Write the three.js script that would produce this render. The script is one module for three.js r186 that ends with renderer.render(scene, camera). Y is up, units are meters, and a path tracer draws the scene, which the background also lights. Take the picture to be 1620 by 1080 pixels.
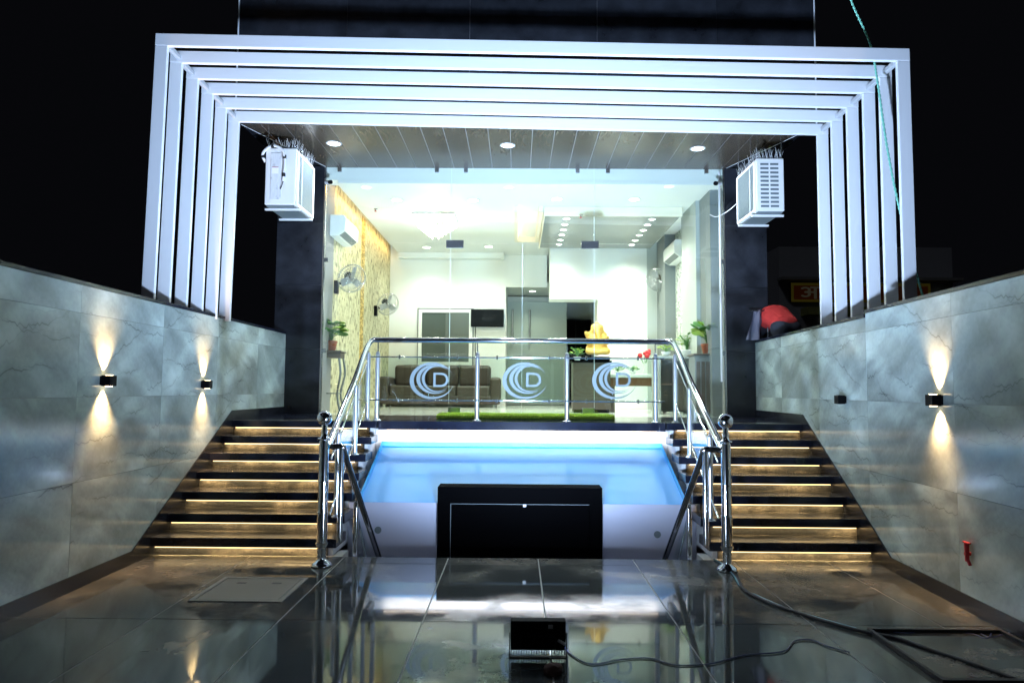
import * as THREE from 'three';
import { mergeGeometries, toCreasedNormals } from 'three/addons/utils/BufferGeometryUtils.js';
import { RoundedBoxGeometry } from 'three/addons/geometries/RoundedBoxGeometry.js';
import { MarchingCubes } from 'three/addons/objects/MarchingCubes.js';
import { RectAreaLightUniformsLib } from 'three/addons/lights/RectAreaLightUniformsLib.js';
RectAreaLightUniformsLib.init();

// ---------------------------------------------------------------- camera, sky, moon, exposure
const scene = new THREE.Scene();
const W = 1620, H = 1080, F = 1120;                       // the photograph's size and focal length in its pixels
const camera = new THREE.PerspectiveCamera(2 * Math.atan(H / 2 / F) * 180 / Math.PI, W / H, 0.05, 400);
const CZ = 6.5, CY = 1.5;
camera.position.set(0, CY, CZ);
camera.rotation.order = 'YXZ';
camera.rotation.set(Math.atan(76 / F), Math.atan(8 / F), 0.4 * Math.PI / 180);
camera.updateMatrixWorld(true);
const renderer = new THREE.WebGLRenderer({ antialias: true });
renderer.toneMapping = THREE.LinearToneMapping;
renderer.toneMappingExposure = 1.5;
renderer.shadowMap.enabled = true;
scene.background = new THREE.Color().setRGB(0.0013, 0.0014, 0.0019);   // night sky
const moon = new THREE.DirectionalLight(new THREE.Color(0.8, 0.88, 1), 0.05);
moon.position.set(-12, 22, 14); moon.castShadow = true;
Object.assign(moon.shadow.camera, { left: -15, right: 15, top: 15, bottom: -15, far: 60 });
scene.add(moon, moon.target);
const COOL = new THREE.Color(0.66, 0.8, 1.0), WARM = new THREE.Color(1, 0.68, 0.3), ROOM = new THREE.Color(0.94, 1.0, 0.88), AMBER = new THREE.Color(1, 0.6, 0.22);

// ---------------------------------------------------------------- helpers
let seed = 7;
const rnd = () => { seed = (seed * 1664525 + 1013904223) >>> 0; return seed / 4294967296; };
const R = (a, b) => a + (b - a) * rnd();
const clamp = (v, a = 0, b = 1) => Math.min(b, Math.max(a, v));
const sstep = (a, b, v) => { const t = clamp((v - a) / (b - a)); return t * t * (3 - 2 * t); };
const mixN = (a, b, t) => a + (b - a) * t;
// a pixel of the photograph as a point at depth z (world), on a wall x, or on a level y
const ray = (px, py) => new THREE.Vector3((px - W / 2) / F, -(py - H / 2) / F, -1).applyQuaternion(camera.quaternion);
const atZ = (px, py, z) => { const d = ray(px, py); return d.multiplyScalar((z - CZ) / d.z).add(camera.position); };
const atD = (px, py, d) => atZ(px, py, CZ - d);
const names = {};
const numbered = (n) => { names[n] = (names[n] ?? -1) + 1; return names[n] ? `${n}_${String(names[n]).padStart(3, '0')}` : n; };
function shade(o) { o.castShadow = o.receiveShadow = true; return o; }
function thing(name, label, category, pos = [0, 0, 0], group, turn = 0) {
  const o = new THREE.Group(); o.name = numbered(name); o.position.set(...pos); o.rotation.y = turn;
  o.userData = { label, category, kind: 'thing' }; if (group) o.userData.group = group;
  scene.add(o); return o;
}
function structure(name, label) { const o = new THREE.Group(); o.name = name; o.userData = { kind: 'structure', label }; scene.add(o); return o; }
function part(name, geo, mat, parent, pos) { const m = shade(new THREE.Mesh(geo, mat)); m.name = name; if (pos) m.position.set(...pos); parent.add(m); return m; }
function grp(name, parent, pos) { const g = new THREE.Group(); g.name = name; if (pos) g.position.set(...pos); parent.add(g); return g; }
function uvm(g, s = 1, ou = 0, ov = 0, swap = false) {          // uv in metres times s, from the face's own direction
  if (!g.attributes.normal) g.computeVertexNormals();
  const p = g.attributes.position, n = g.attributes.normal, uv = new Float32Array(p.count * 2);
  for (let i = 0; i < p.count; i++) {
    const ax = Math.abs(n.getX(i)), ay = Math.abs(n.getY(i)), az = Math.abs(n.getZ(i));
    let u, v;
    if (ax >= ay && ax >= az) { u = p.getZ(i); v = p.getY(i); } else if (ay >= az) { u = p.getX(i); v = p.getZ(i); } else { u = p.getX(i); v = p.getY(i); }
    if (swap) [u, v] = [v, u];
    uv[2 * i] = u * s + ou; uv[2 * i + 1] = v * s + ov;
  }
  g.setAttribute('uv', new THREE.BufferAttribute(uv, 2)); return g;
}
function box(x0, x1, y0, y1, z0, z1, s = 1, ou = 0, ov = 0) { const g = new THREE.BoxGeometry(x1 - x0, y1 - y0, z1 - z0); g.translate((x0 + x1) / 2, (y0 + y1) / 2, (z0 + z1) / 2); return uvm(g, s, ou, ov); }
function rbox(x0, x1, y0, y1, z0, z1, r = 0.006, seg = 2) { const g = new RoundedBoxGeometry(x1 - x0, y1 - y0, z1 - z0, seg, Math.min(r, (x1 - x0) / 2.01, (y1 - y0) / 2.01, (z1 - z0) / 2.01)); g.translate((x0 + x1) / 2, (y0 + y1) / 2, (z0 + z1) / 2); return g; }
function cyl(a, b, r0, r1 = r0, seg = 16) {
  const d = b.clone().sub(a), g = new THREE.CylinderGeometry(r1, r0, d.length(), seg);
  g.applyQuaternion(new THREE.Quaternion().setFromUnitVectors(new THREE.Vector3(0, 1, 0), d.clone().normalize()));
  const c = a.clone().add(b).multiplyScalar(0.5); g.translate(c.x, c.y, c.z); return g;
}
const V = (x, y, z) => new THREE.Vector3(x, y, z);
const tube = (pts, r, n = 40, seg = 10) => new THREE.TubeGeometry(new THREE.CatmullRomCurve3(pts, false, 'centripetal'), n, r, seg);
const lathe = (pts, seg = 28) => new THREE.LatheGeometry(pts.map(([r, y]) => new THREE.Vector2(r, y)), seg);
const clean = (g) => { const c = g.index ? g.toNonIndexed() : g.clone(); for (const k of Object.keys(c.attributes)) if (!['position', 'normal', 'uv'].includes(k)) c.deleteAttribute(k); if (!c.attributes.uv) uvm(c); return c; };
const merge = (...gs) => mergeGeometries(gs.flat().map(clean));
function prism(poly, y0, y1, s = 1, ou = 0, ov = 0) {            // poly of [x, z], between two levels
  const sh = new THREE.Shape(poly.map(([x, z]) => new THREE.Vector2(x, -z)));
  const g = new THREE.ExtrudeGeometry(sh, { depth: y1 - y0, bevelEnabled: false }); g.rotateX(-Math.PI / 2); g.translate(0, y0, 0); return uvm(g, s, ou, ov);
}
function profile(poly, x0, x1, s = 1) {                          // poly of [z, y], between two x
  const sh = new THREE.Shape(poly.map(([z, y]) => new THREE.Vector2(-z, y)));
  const g = new THREE.ExtrudeGeometry(sh, { depth: x1 - x0, bevelEnabled: false }); g.rotateY(Math.PI / 2); g.translate(x0, 0, 0); return uvm(g, s);
}
function spot(parent, pos, target, color, intensity, angle, penumbra = 0.5, soft = 1) {
  const l = new THREE.SpotLight(color, intensity, 0, angle, penumbra, 2); l.position.set(...pos); l.target.position.set(...target);
  l.castShadow = true; l.shadow.radius = soft; parent.add(l, l.target); return l;
}
function area(parent, pos, target, w, h, color, intensity) {
  const l = new THREE.RectAreaLight(color, intensity, w, h); l.position.set(...pos); parent.add(l); parent.updateWorldMatrix(true, false);
  l.lookAt(parent.localToWorld(V(...target))); return l;
}

// ---------------------------------------------------------------- noise and textures
const hash = (x, y, s) => { let h = (x * 374761393 + y * 668265263 + s * 2147483647) | 0; h = Math.imul(h ^ (h >>> 13), 1274126177); h ^= h >>> 16; return (h >>> 0) / 4294967296; };
function vn(x, y, s = 0) {
  const xi = Math.floor(x), yi = Math.floor(y), xf = x - xi, yf = y - yi, u = xf * xf * (3 - 2 * xf), v = yf * yf * (3 - 2 * yf);
  return mixN(mixN(hash(xi, yi, s), hash(xi + 1, yi, s), u), mixN(hash(xi, yi + 1, s), hash(xi + 1, yi + 1, s), u), v);
}
function fbm(x, y, o = 4, s = 0) { let a = 0.5, t = 0, n = 0; for (let i = 0; i < o; i++) { t += a * vn(x, y, s + i * 17); n += a; a *= 0.5; x = x * 2.03 + 5.1; y = y * 2.03 + 1.7; } return t / n; }
function texture(w, h, fn, srgb = true, wrap = THREE.MirroredRepeatWrapping) {
  const d = new Uint8Array(w * h * 4);
  for (let j = 0; j < h; j++) for (let i = 0; i < w; i++) { const c = fn(i / w, j / h), k = (j * w + i) * 4; for (let q = 0; q < 3; q++) d[k + q] = clamp(Array.isArray(c) ? c[q] : c) * 255; d[k + 3] = 255; }
  const t = new THREE.DataTexture(d, w, h, THREE.RGBAFormat); t.magFilter = THREE.LinearFilter; t.minFilter = THREE.LinearMipmapLinearFilter; t.generateMipmaps = true;
  t.wrapS = t.wrapT = wrap; if (srgb) t.colorSpace = THREE.SRGBColorSpace; t.needsUpdate = true; return t;
}
const std = (o) => new THREE.MeshStandardMaterial(o), phys = (o) => new THREE.MeshPhysicalMaterial(o);
const rgb = (r, g, b) => new THREE.Color().setRGB(r, g, b);

// grey-green marble slabs: 2.4 m of it, cracks and folded pale bands
const cracks = []; for (let i = 0; i < 26; i++) { const x0 = R(-0.3, 1.9); cracks.push([R(-0.2, 2.6), R(-0.45, 0.35) * (i % 4 ? 0.5 : 1.6), i * 7.3, R(0.004, 0.009), x0, x0 + R(0.5, 1.5)]); }
const tMarble = texture(1024, 1024, (u, v) => {
  const x = u * 2.4, y = v * 2.4, wx = x + 0.35 * (fbm(x * 1.6, y * 1.6, 4, 3) - 0.5), wy = y + 0.35 * (fbm(x * 1.6, y * 1.6, 4, 9) - 0.5);
  let l = 0.6 + 0.22 * (fbm(wx * 1.8, wy * 3.2, 5, 1) - 0.5);
  const band = Math.abs(((wx * 0.8 + wy * 1.25) * 1.15 + 0.4 * fbm(wx * 2, wy * 2, 3, 21)) % 1 - 0.5); l += 0.09 * sstep(0.2, 0.5, band);
  const band2 = Math.abs(((wx * 0.9 - wy * 1.3) * 0.8 + 0.5 * fbm(wx, wy, 3, 33)) % 1 + 0.0) % 1; l += 0.08 * sstep(0.5, 0.72, Math.abs(band2)) - 0.08 * sstep(0.86, 0.99, Math.abs(band2));
  for (const [c0, sl, ph, th, x0, x1] of cracks) {
    if (x < x0 || x > x1) continue;
    const f = c0 + sl * x + 0.16 * (fbm(x * 1.5, ph, 2, 43) - 0.5) + 0.09 * (fbm(x * 7, ph + 3, 3, 47) - 0.5) + 0.025 * (vn(x * 46, ph, 51) - 0.5);
    const fade = sstep(x0, x0 + 0.15, x) * sstep(x1, x1 - 0.15, x) * (0.25 + 0.75 * sstep(0.35, 0.65, vn(x * 5, ph, 53)));
    const d = Math.abs(y - f); l -= (0.13 * (1 - sstep(th * 0.2, th * 0.8, d)) + 0.02 * (1 - sstep(0, 0.03, d))) * fade;
  }
  const fe = fbm((wx * 0.85 + wy * 0.55) * 1.5, (wy * 0.85 - wx * 0.55) * 7, 5, 83); l += 0.2 * (fe - 0.5);
  l += 0.05 * (fbm(x * 40, y * 40, 2, 5) - 0.5);
  return [l * 0.91, l * 0.985, l * 0.965];
});
// black polished granite, faint clouds and flecks
const tBlack = texture(512, 512, (u, v) => {
  const x = u * 1.2, y = v * 1.2, c = fbm(x * 5, y * 5, 5, 2), f = vn(x * 160, y * 160, 8);
  const l = 0.15 + 0.13 * (c - 0.4) + (f > 0.93 ? 0.05 : 0); return [l * 0.92, l * 0.97, l * 1.1];
});
// forecourt: dark polished stone under trodden-in cement dust; x -3.5..3.5, z -0.5..6.5 in one sheet
const FS = 7;
const dustAt = (u, v) => {
  const x = u * FS - 3.5, z = v * FS - 0.5, wx = x + 0.5 * (fbm(x * 1.3, z * 1.3, 3, 61) - 0.5), wz = z + 0.5 * (fbm(x * 1.3, z * 1.3, 3, 67) - 0.5);
  const n = fbm(wx * 1.2, wz * 1.2, 5, 11), n2 = fbm(wx * 2.6 + 4, wz * 2.2, 6, 12), n3 = fbm(x * 30, z * 30, 3, 14), n4 = fbm(x * 9, z * 9, 4, 15);
  const side = Math.max(sstep(-1.0, -2.3, wx), sstep(1.1, 2.4, wx)) * sstep(3.2, 0.6, wz);
  const edge = sstep(1.15, 0.35, wz);
  let d = (0.15 + 0.5 * side + 0.75 * edge * (1 - side)) * sstep(0.2, 0.85, n2 * 0.6 + n * 0.4);
  d *= 0.55 + 0.9 * fbm(wx * 7, wz * 7, 5, 77);
  d += 0.14 * sstep(0.5, 0.75, n2) * n4;
  const sweep = Math.abs(fbm(x * 0.9 + z * 2.1, z * 0.6 - x * 0.5, 4, 19) - 0.5); d += 0.22 * (1 - sstep(0, 0.05, sweep)) * (0.35 + 0.65 * side) * n4;
  return clamp(d * (0.45 + 0.7 * n3 + 0.5 * n4));
};
const tFloor = texture(1400, 1400, (u, v) => {
  const d = dustAt(u, v), x = u * FS, z = v * FS, b = 0.25 + 0.08 * (fbm(x * 3, z * 3, 5, 31) - 0.5) + 0.03 * (vn(x * 150, z * 150, 5) - 0.5);
  return [mixN(b * 0.93, 0.5, d), mixN(b * 1.0, 0.47, d), mixN(b * 1.0, 0.43, d)];
}, true, THREE.ClampToEdgeWrapping);
const tFloorR = texture(700, 700, (u, v) => { const d = dustAt(u, v); return 0.045 + 0.2 * sstep(0.03, 0.45, d); }, false, THREE.ClampToEdgeWrapping);
// dusty granite for the steps
const tStep = texture(1024, 1024, (u, v) => {
  const x = u * 2.4, y = v * 2.4, p = sstep(0.4, 0.66, fbm(x * 2.6, y * 6, 5, 3)), d = (0.06 + 0.62 * p) * (0.3 + 0.9 * fbm(x * 18, y * 18, 4, 8) + 0.5 * (vn(x * 110, y * 110, 6) - 0.5)), l = 0.15 + 0.09 * (vn(x * 150, y * 150, 4) - 0.5);
  return [mixN(l * 0.95, 0.5, d), mixN(l, 0.475, d), mixN(l * 1.08, 0.44, d)];
});
const tStepR = texture(512, 512, (u, v) => { const x = u * 2.4, y = v * 2.4, d = sstep(0.4, 0.66, fbm(x * 2.6, y * 6, 5, 3)); return 0.11 + 0.15 * d; }, false);
// soffit laminate: brown-grey planks with flame grain
const tPlank = texture(512, 1024, (u, v) => {
  const x = u * 1.2, y = v * 2.4, w = fbm(x * 2.5, y * 0.8, 4, 6), g = Math.sin((x * 34 + 9 * w + 3 * Math.cos(y * 1.4 + 5 * w)) * 2.2), f = fbm(x * 90, y * 6, 3, 9);
  const l = 0.345 + 0.05 * g * sstep(0.35, 0.7, w) + 0.09 * (f - 0.5); return [l * 1.06, l * 1.0, l * 0.92];
});
// wallpaper: cream ground with short golden strokes
const tPaper = texture(1024, 1024, (u, v) => {
  const x = u * 1.6, y = v * 1.6, s = fbm(x * 34, y * 9, 3, 7), t = vn(x * 58 + 0.6 * Math.sin(y * 24), y * 15, 12), l = 0.82 - 0.3 * sstep(0.55, 0.78, t) + 0.08 * (s - 0.5);
  return [l * 1.0, l * 0.97, l * 0.8];
});
const tGoldBand = texture(256, 1024, (u, v) => { const n = fbm(u * 9, v * 36, 4, 4), r = sstep(0.45, 0.6, n); return [0.62 + 0.25 * r, 0.52 + 0.22 * r, 0.24 + 0.2 * r]; });
const tTerrazzo = texture(512, 512, (u, v) => { const n = vn(u * 60 + 3 * vn(u * 20, v * 20, 2), v * 60, 5), l = n > 0.62 ? 0.5 : n > 0.5 ? 0.72 : 0.86; return [l * 0.97, l, l * 0.96]; });
const tRoomFloor = texture(512, 512, (u, v) => { const l = 0.8 + 0.08 * (fbm(u * 8, v * 8, 5, 3) - 0.5); return [l * 0.97, l, l * 0.95]; });
const tGrass = texture(256, 256, (u, v) => { const n = fbm(u * 30, v * 30, 3, 2); return [0.38 + 0.18 * n, 0.6 + 0.2 * n, 0.14 + 0.08 * n]; });
const tMat = texture(256, 256, (u, v) => { const l = 0.5 + 0.25 * (vn(u * 128, v * 128, 3) - 0.5) + 0.1 * (fbm(u * 6, v * 6, 4, 8) - 0.5); return l; }, false);
const tPaint = texture(512, 512, (u, v) => 0.5 + 0.3 * (fbm(u * 7, v * 7, 5, 3) - 0.5) + 0.08 * (vn(u * 200, v * 200, 4) - 0.5), false);
const tScuff = texture(512, 512, (u, v) => { const n = fbm(u * 10, v * 10, 5, 6); return 0.9 + 0.1 * n - 0.1 * sstep(0.62, 0.8, fbm(u * 3 + 7, v * 9, 5, 13)); });

const M = {
  marble: std({ map: tMarble, roughness: 0.15 }),
  facade: std({ map: tBlack, roughness: 0.2 }),
  skirt: std({ map: tBlack, color: rgb(0.6, 0.64, 0.75), roughness: 0.24 }),
  granite: std({ map: tBlack, color: rgb(0.6, 0.65, 0.95), roughness: 0.12 }),  // blue tint stands in for blue light mirrored by the polished black stone
  floor: std({ map: tFloor, roughness: 1, roughnessMap: tFloorR, bumpMap: tFloorR, bumpScale: 0.00012 }),
  step: std({ map: tStep, roughness: 1, roughnessMap: tStepR }),
  grout: std({ color: rgb(0.42, 0.42, 0.4), roughness: 0.9 }),
  darkGrout: std({ color: rgb(0.3, 0.3, 0.31), roughness: 0.9 }),
  plank: std({ map: tPlank, color: rgb(0.66, 0.58, 0.5), roughness: 0.26 }),
  white: std({ color: rgb(0.8, 0.81, 0.82), map: tScuff, roughness: 0.45, bumpMap: tPaint, bumpScale: 0.0006 }),
  bracket: std({ color: rgb(0.48, 0.49, 0.51), roughness: 0.5 }),  // grey base holds the shadow on the brackets between the white frames
  portal: std({ color: rgb(0.8, 0.81, 0.84), roughness: 0.35, bumpMap: tPaint, bumpScale: 0.0004 }),
  roomWhite: std({ color: rgb(0.78, 0.79, 0.76), roughness: 0.7 }),
  roomGrey: std({ color: rgb(0.42, 0.45, 0.42), roughness: 0.6 }),
  midGrey: std({ color: rgb(0.2, 0.22, 0.22), roughness: 0.5 }),
  paper: std({ map: tPaper, roughness: 0.7 }),
  goldBand: std({ map: tGoldBand, roughness: 0.5 }),
  terrazzo: std({ map: tTerrazzo, roughness: 0.6 }),
  roomFloor: std({ map: tRoomFloor, roughness: 0.12 }),
  pvc: std({ color: rgb(0.24, 0.25, 0.23), roughness: 0.22 }),
  cream: std({ color: rgb(0.85, 0.78, 0.62), roughness: 0.6 }),
  chrome: std({ color: rgb(0.78, 0.8, 0.84), metalness: 1, roughness: 0.09 }),
  satin: std({ color: rgb(0.78, 0.8, 0.86), metalness: 1, roughness: 0.3 }),
  steel: std({ color: rgb(0.6, 0.62, 0.65), metalness: 1, roughness: 0.25 }),
  black: phys({ color: rgb(0.004, 0.004, 0.005), roughness: 0.5, specularIntensity: 0.2 }),
  pitch: phys({ color: rgb(0.0012, 0.0012, 0.0015), roughness: 0.9, specularIntensity: 0.04 }),
  blackGloss: phys({ color: rgb(0.0012, 0.0012, 0.0015), roughness: 0.4, specularIntensity: 0.05 }),
  rubber: std({ color: rgb(0.012, 0.012, 0.013), roughness: 0.6 }),
  glass: phys({ color: rgb(0.96, 0.99, 0.97), transmission: 1, thickness: 0, roughness: 0, ior: 1.5 }),
  railGlass: phys({ color: rgb(0.9, 0.97, 0.95), transmission: 1, thickness: 0, roughness: 0, ior: 1.5 }),
  etched: std({ color: rgb(0.17, 0.21, 0.22), roughness: 0.75 }),
  slab: std({ color: rgb(0.1, 0.42, 0.88), roughness: 0.42, bumpMap: tPaint, bumpScale: 0.002 }),
  slabTrim: std({ color: rgb(0.03, 0.36, 0.8), roughness: 0.4 }),
  greyPaint: std({ color: rgb(0.5, 0.51, 0.62), roughness: 0.7, bumpMap: tPaint, bumpScale: 0.003 }),
  acWhite: std({ color: rgb(0.78, 0.77, 0.76), roughness: 0.4 }),
  acGrey: std({ color: rgb(0.14, 0.17, 0.18), roughness: 0.55 }),
  acFin: std({ color: rgb(0.32, 0.38, 0.4), roughness: 0.4, metalness: 0.5 }),
  leather: std({ color: rgb(0.075, 0.055, 0.045), roughness: 0.4 }),
  wood: std({ color: rgb(0.2, 0.1, 0.05), roughness: 0.45 }),
  counter: std({ color: rgb(0.13, 0.105, 0.085), roughness: 0.35 }),
  terracotta: std({ color: rgb(0.42, 0.12, 0.06), roughness: 0.7, bumpMap: tMat, bumpScale: 0.002 }),
  leaf: std({ color: rgb(0.06, 0.2, 0.04), roughness: 0.45, side: THREE.DoubleSide }),
  leafPale: std({ color: rgb(0.28, 0.42, 0.06), roughness: 0.45, side: THREE.DoubleSide }),
  gold: std({ color: rgb(0.95, 0.66, 0.2), metalness: 0.85, roughness: 0.3 }),
  red: std({ color: rgb(0.5, 0.02, 0.025), roughness: 0.6 }),
  copper: std({ color: rgb(0.6, 0.62, 0.6), roughness: 0.5 }),
  skin: std({ color: rgb(0.28, 0.15, 0.09), roughness: 0.6 }),
  shirt: std({ color: rgb(0.62, 0.035, 0.03), roughness: 0.85, bumpMap: tPaint, bumpScale: 0.05 }),
  teal: std({ color: rgb(0.12, 0.36, 0.33), roughness: 0.8 }),
  trousers: std({ color: rgb(0.014, 0.018, 0.03), roughness: 0.85 }),
  greyCloth: std({ color: rgb(0.12, 0.12, 0.16), roughness: 0.9 }),
  hair: std({ color: rgb(0.01, 0.008, 0.007), roughness: 0.6 }),
  dirt: std({ color: rgb(0.05, 0.045, 0.04), roughness: 0.95, bumpMap: tPaint, bumpScale: 0.03 }),
  concrete: std({ color: rgb(0.28, 0.28, 0.27), roughness: 0.85 }),
};
const glow = (color, k) => std({ color: rgb(0.8, 0.8, 0.8), emissive: color, emissiveIntensity: k, roughness: 0.5 });
const gLed = glow(WARM, 2.2), gRoom = glow(ROOM, 14), gCool = glow(COOL, 14), gAmber = glow(AMBER, 3.5), gWarmSpot = glow(new THREE.Color(1, 0.72, 0.4), 12);

// ---------------------------------------------------------------- levels
const RISE = 0.1614, GOING = 0.29, PLAT = RISE * 7, NOSE = 0.1;        // seven risers up to the landing
const LX = -3.27, RX0 = 3.08, RX1 = 3.35, WEND = -3.45;                 // inner faces of the side walls
const rxAt = (z) => mixN(RX0, RX1, (2.5 - z) / (2.5 - WEND));
const GZ = -3.5, SOF = 4.68, FASZ = -1.84, BRZ = -1.7;                  // glass front, soffit level, fascia, bridge edge
const SL = -1.6, SR = 1.72;                                             // inner ends of the stairs

// ---------------------------------------------------------------- ground and forecourt
{
  const g = structure('ground', 'dark bare ground around the entrance');
  const sh = new THREE.Shape([[-150, -150], [150, -150], [150, 150], [-150, 150]].map(([x, y]) => V(x, y, 0)));
  sh.holes.push(new THREE.Path([[-3.4, -7.2], [3.4, -7.2], [3.4, 11.5], [-3.4, 11.5]].map(([x, y]) => V(x, y, 0))));
  const geo = new THREE.ShapeGeometry(sh); geo.rotateX(-Math.PI / 2); part('earth', uvm(geo, 0.3), M.dirt, g, [0, -0.05, 0]);
  const f = structure('forecourt_floor', 'polished dark stone tiles with cement dust in front of the stairs');
  part('bedding', box(-3.42, 3.42, -0.3, -0.0045, 0.075, 9), M.grout, f);
  part('bedding', merge(box(-3.42, SL + 0.04, -0.3, -0.0045, -0.2, 0.075), box(SR - 0.04, 3.42, -0.3, -0.0045, -0.2, 0.075)), M.grout, f);
  const xs = [-3.4, -2.37, -1.53, -0.6, 0.2, 1.04, 1.92, 2.75, 3.4], zs = [0.07, 0.3, 1.81, 3.47, 5.1, 6.8, 8.9];
  for (let j = 0; j < zs.length - 1; j++) for (let i = 0; i < xs.length - 1; i++) {
    const g0 = 0.005, dy = R(-0.0006, 0.0006), t = box(xs[i] + g0, xs[i + 1] - g0, -0.016, dy, zs[j] + g0, zs[j + 1] - g0);
    const p = t.attributes.position, uv = t.attributes.uv;
    for (let k = 0; k < p.count; k++) uv.setXY(k, (p.getX(k) + 3.5) / FS, (p.getZ(k) + 0.5) / FS);
    part('floor_tile', t, M.floor, f);
  }
}

// ---------------------------------------------------------------- side walls
function sideWall(side) {
  const left = side < 0;
  const w = thing('boundary_wall', left ? 'grey marble clad side wall carrying two lit sconces beside the stairs' : 'grey marble clad side wall with a red tap and one unlit sconce', 'wall');
  // built along z in its own frame, inner face at x = 0, thickness outwards
  const x0 = left ? LX : RX0, x1 = left ? LX : RX1, ang = Math.atan2(x1 - x0, 2.5 - WEND);
  w.position.set(x0, 0, 2.5); w.rotation.y = -ang;
  const L = Math.hypot(x1 - x0, 2.5 - WEND), top = left ? 2.29 : 2.21, sx = side, T = left ? 0.4 : 0.56;
  const B = (a, b, y0, y1, za, zb, s = 1, ou = 0, ov = 0) => box(Math.min(a * sx, b * sx), Math.max(a * sx, b * sx), y0, y1, za, zb, s, ou, ov);
  if (left) part('core', B(0.02, T - 0.005, -0.3, top - 0.03, -L, 4.5), M.concrete, w);
  else { part('core', B(0.02, T - 0.005, -0.3, top - 0.03, -4.6, 4.5), M.concrete, w); part('core', B(0.02, 0.085, -0.3, top - 0.03, -L, -4.602), M.concrete, w); }
  const zs = (left ? [7, 5.8, 4.6, 3.6, 2.45, 1.25, 0, -1.2, -2.4, WEND] : [7, 5.8, 4.6, 3.6, 2.6, 1.4, 0.02, -1.13, -2.35, WEND]).map((z) => z - 2.5), ys = [0, 0.79, 1.42, 2.05, top - 0.03];
  zs[zs.length - 1] = -L;
  for (let i = 0; i < zs.length - 1; i++) for (let j = 0; j < 4; j++) {
    const g0 = 0.0012, pr = R(0, 0.0012), zt = Math.min(zs[i], 4.5); if (zs[i + 1] >= 4.5) continue;
    const lift = !left && zs[i + 1] + 2.5 >= 0 && j === 3 ? 0.04 : 0;
    const geo = B(-pr, 0.02, ys[j] + g0, ys[j + 1] - g0 + lift, zs[i + 1] + g0, zt - g0, 1 / 2.4, R(0.005, 0.42) - zs[i + 1] / 2.4, R(0.005, 0.68) - ys[j] / 2.4);
    part('marble_slab', geo, M.marble, w);
  }
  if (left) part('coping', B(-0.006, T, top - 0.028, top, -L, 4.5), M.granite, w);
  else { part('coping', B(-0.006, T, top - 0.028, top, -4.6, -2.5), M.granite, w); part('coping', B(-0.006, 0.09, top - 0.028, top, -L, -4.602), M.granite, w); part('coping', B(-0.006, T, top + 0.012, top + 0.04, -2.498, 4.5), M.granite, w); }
  // granite skirting that climbs with the stairs
  const h = 0.11, poly = [[4.4, 0], [4.4, h], [NOSE - 2.5 + 0.3, h], [NOSE - 2.5 - 0.0, RISE + 0.12], [NOSE - GOING * 6 - 2.5 + 0.018, PLAT + h], [-L, PLAT + h], [-L, 0]];
  part('skirting', profile(poly, sx < 0 ? 0.0025 : -0.014, sx < 0 ? 0.014 : -0.0025), M.skirt, w);
  return w;
}
const wallL = sideWall(-1), wallR = sideWall(1);

// ---------------------------------------------------------------- stairs
function stairs(side) {
  const left = side < 0, s = thing('staircase', left ? 'black granite stairs with warm lit risers rising beside the two lit sconces' : 'black granite stairs with warm lit risers rising beside the red tap wall', 'stairs');
  const a = left ? LX + 0.012 : SR, outer = (z) => left ? SL : rxAt(z) - 0.014;
  for (let k = 1; k <= 7; k++) {
    const zf = NOSE - GOING * (k - 1), y1 = RISE * k, y0 = y1 - 0.082, xa = a, xb = outer(zf - 0.2), st = grp('step', s);
    const tz = k === 7 ? zf - 0.32 : zf - GOING - 0.07;
    part('tread', uvm(rbox(xa, xb, y0, y1, tz, zf, 0.006), 1 / 2.4, R(0, 1), R(0, 1)), M.step, st);
    // front edge of the tread: polished strip
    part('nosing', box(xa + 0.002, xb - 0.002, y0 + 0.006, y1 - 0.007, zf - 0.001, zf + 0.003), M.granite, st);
    const ra = left ? xa : xa + 0.09, rb = left ? xb - 0.09 : xb;
    part('riser', box(ra, rb, RISE * (k - 1), y0, zf - 0.085, zf - 0.055, 1 / 2.4, R(0, 1), R(0, 1)), M.step, st);
    const la = ra + 0.03, lb = rb - 0.03;
    part('led_strip', box(la, lb, y0 - 0.009, y0 - 0.001, zf - 0.024, zf - 0.016), gLed, st);
    area(st, [(la + lb) / 2, y0 - 0.012, zf - 0.02], [(la + lb) / 2, y0 - 0.5, zf - 0.3], lb - la, 0.008, WARM, 62);
  }
  const poly = [[NOSE - 0.09, -0.3]];
  for (let k = 1; k <= 7; k++) { const z = NOSE - GOING * (k - 1) - 0.09; poly.push([z, RISE * k - 0.084]); if (k < 7) poly.push([z - GOING, RISE * k - 0.084]); }
  poly.push([-2.0, PLAT - 0.084], [-2.0, -0.3]);
  part('stringer', profile(poly, left ? SL - 0.11 : SR + 0.05, left ? SL - 0.05 : SR + 0.11), M.white, s);
}
stairs(-1); stairs(1);

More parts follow.
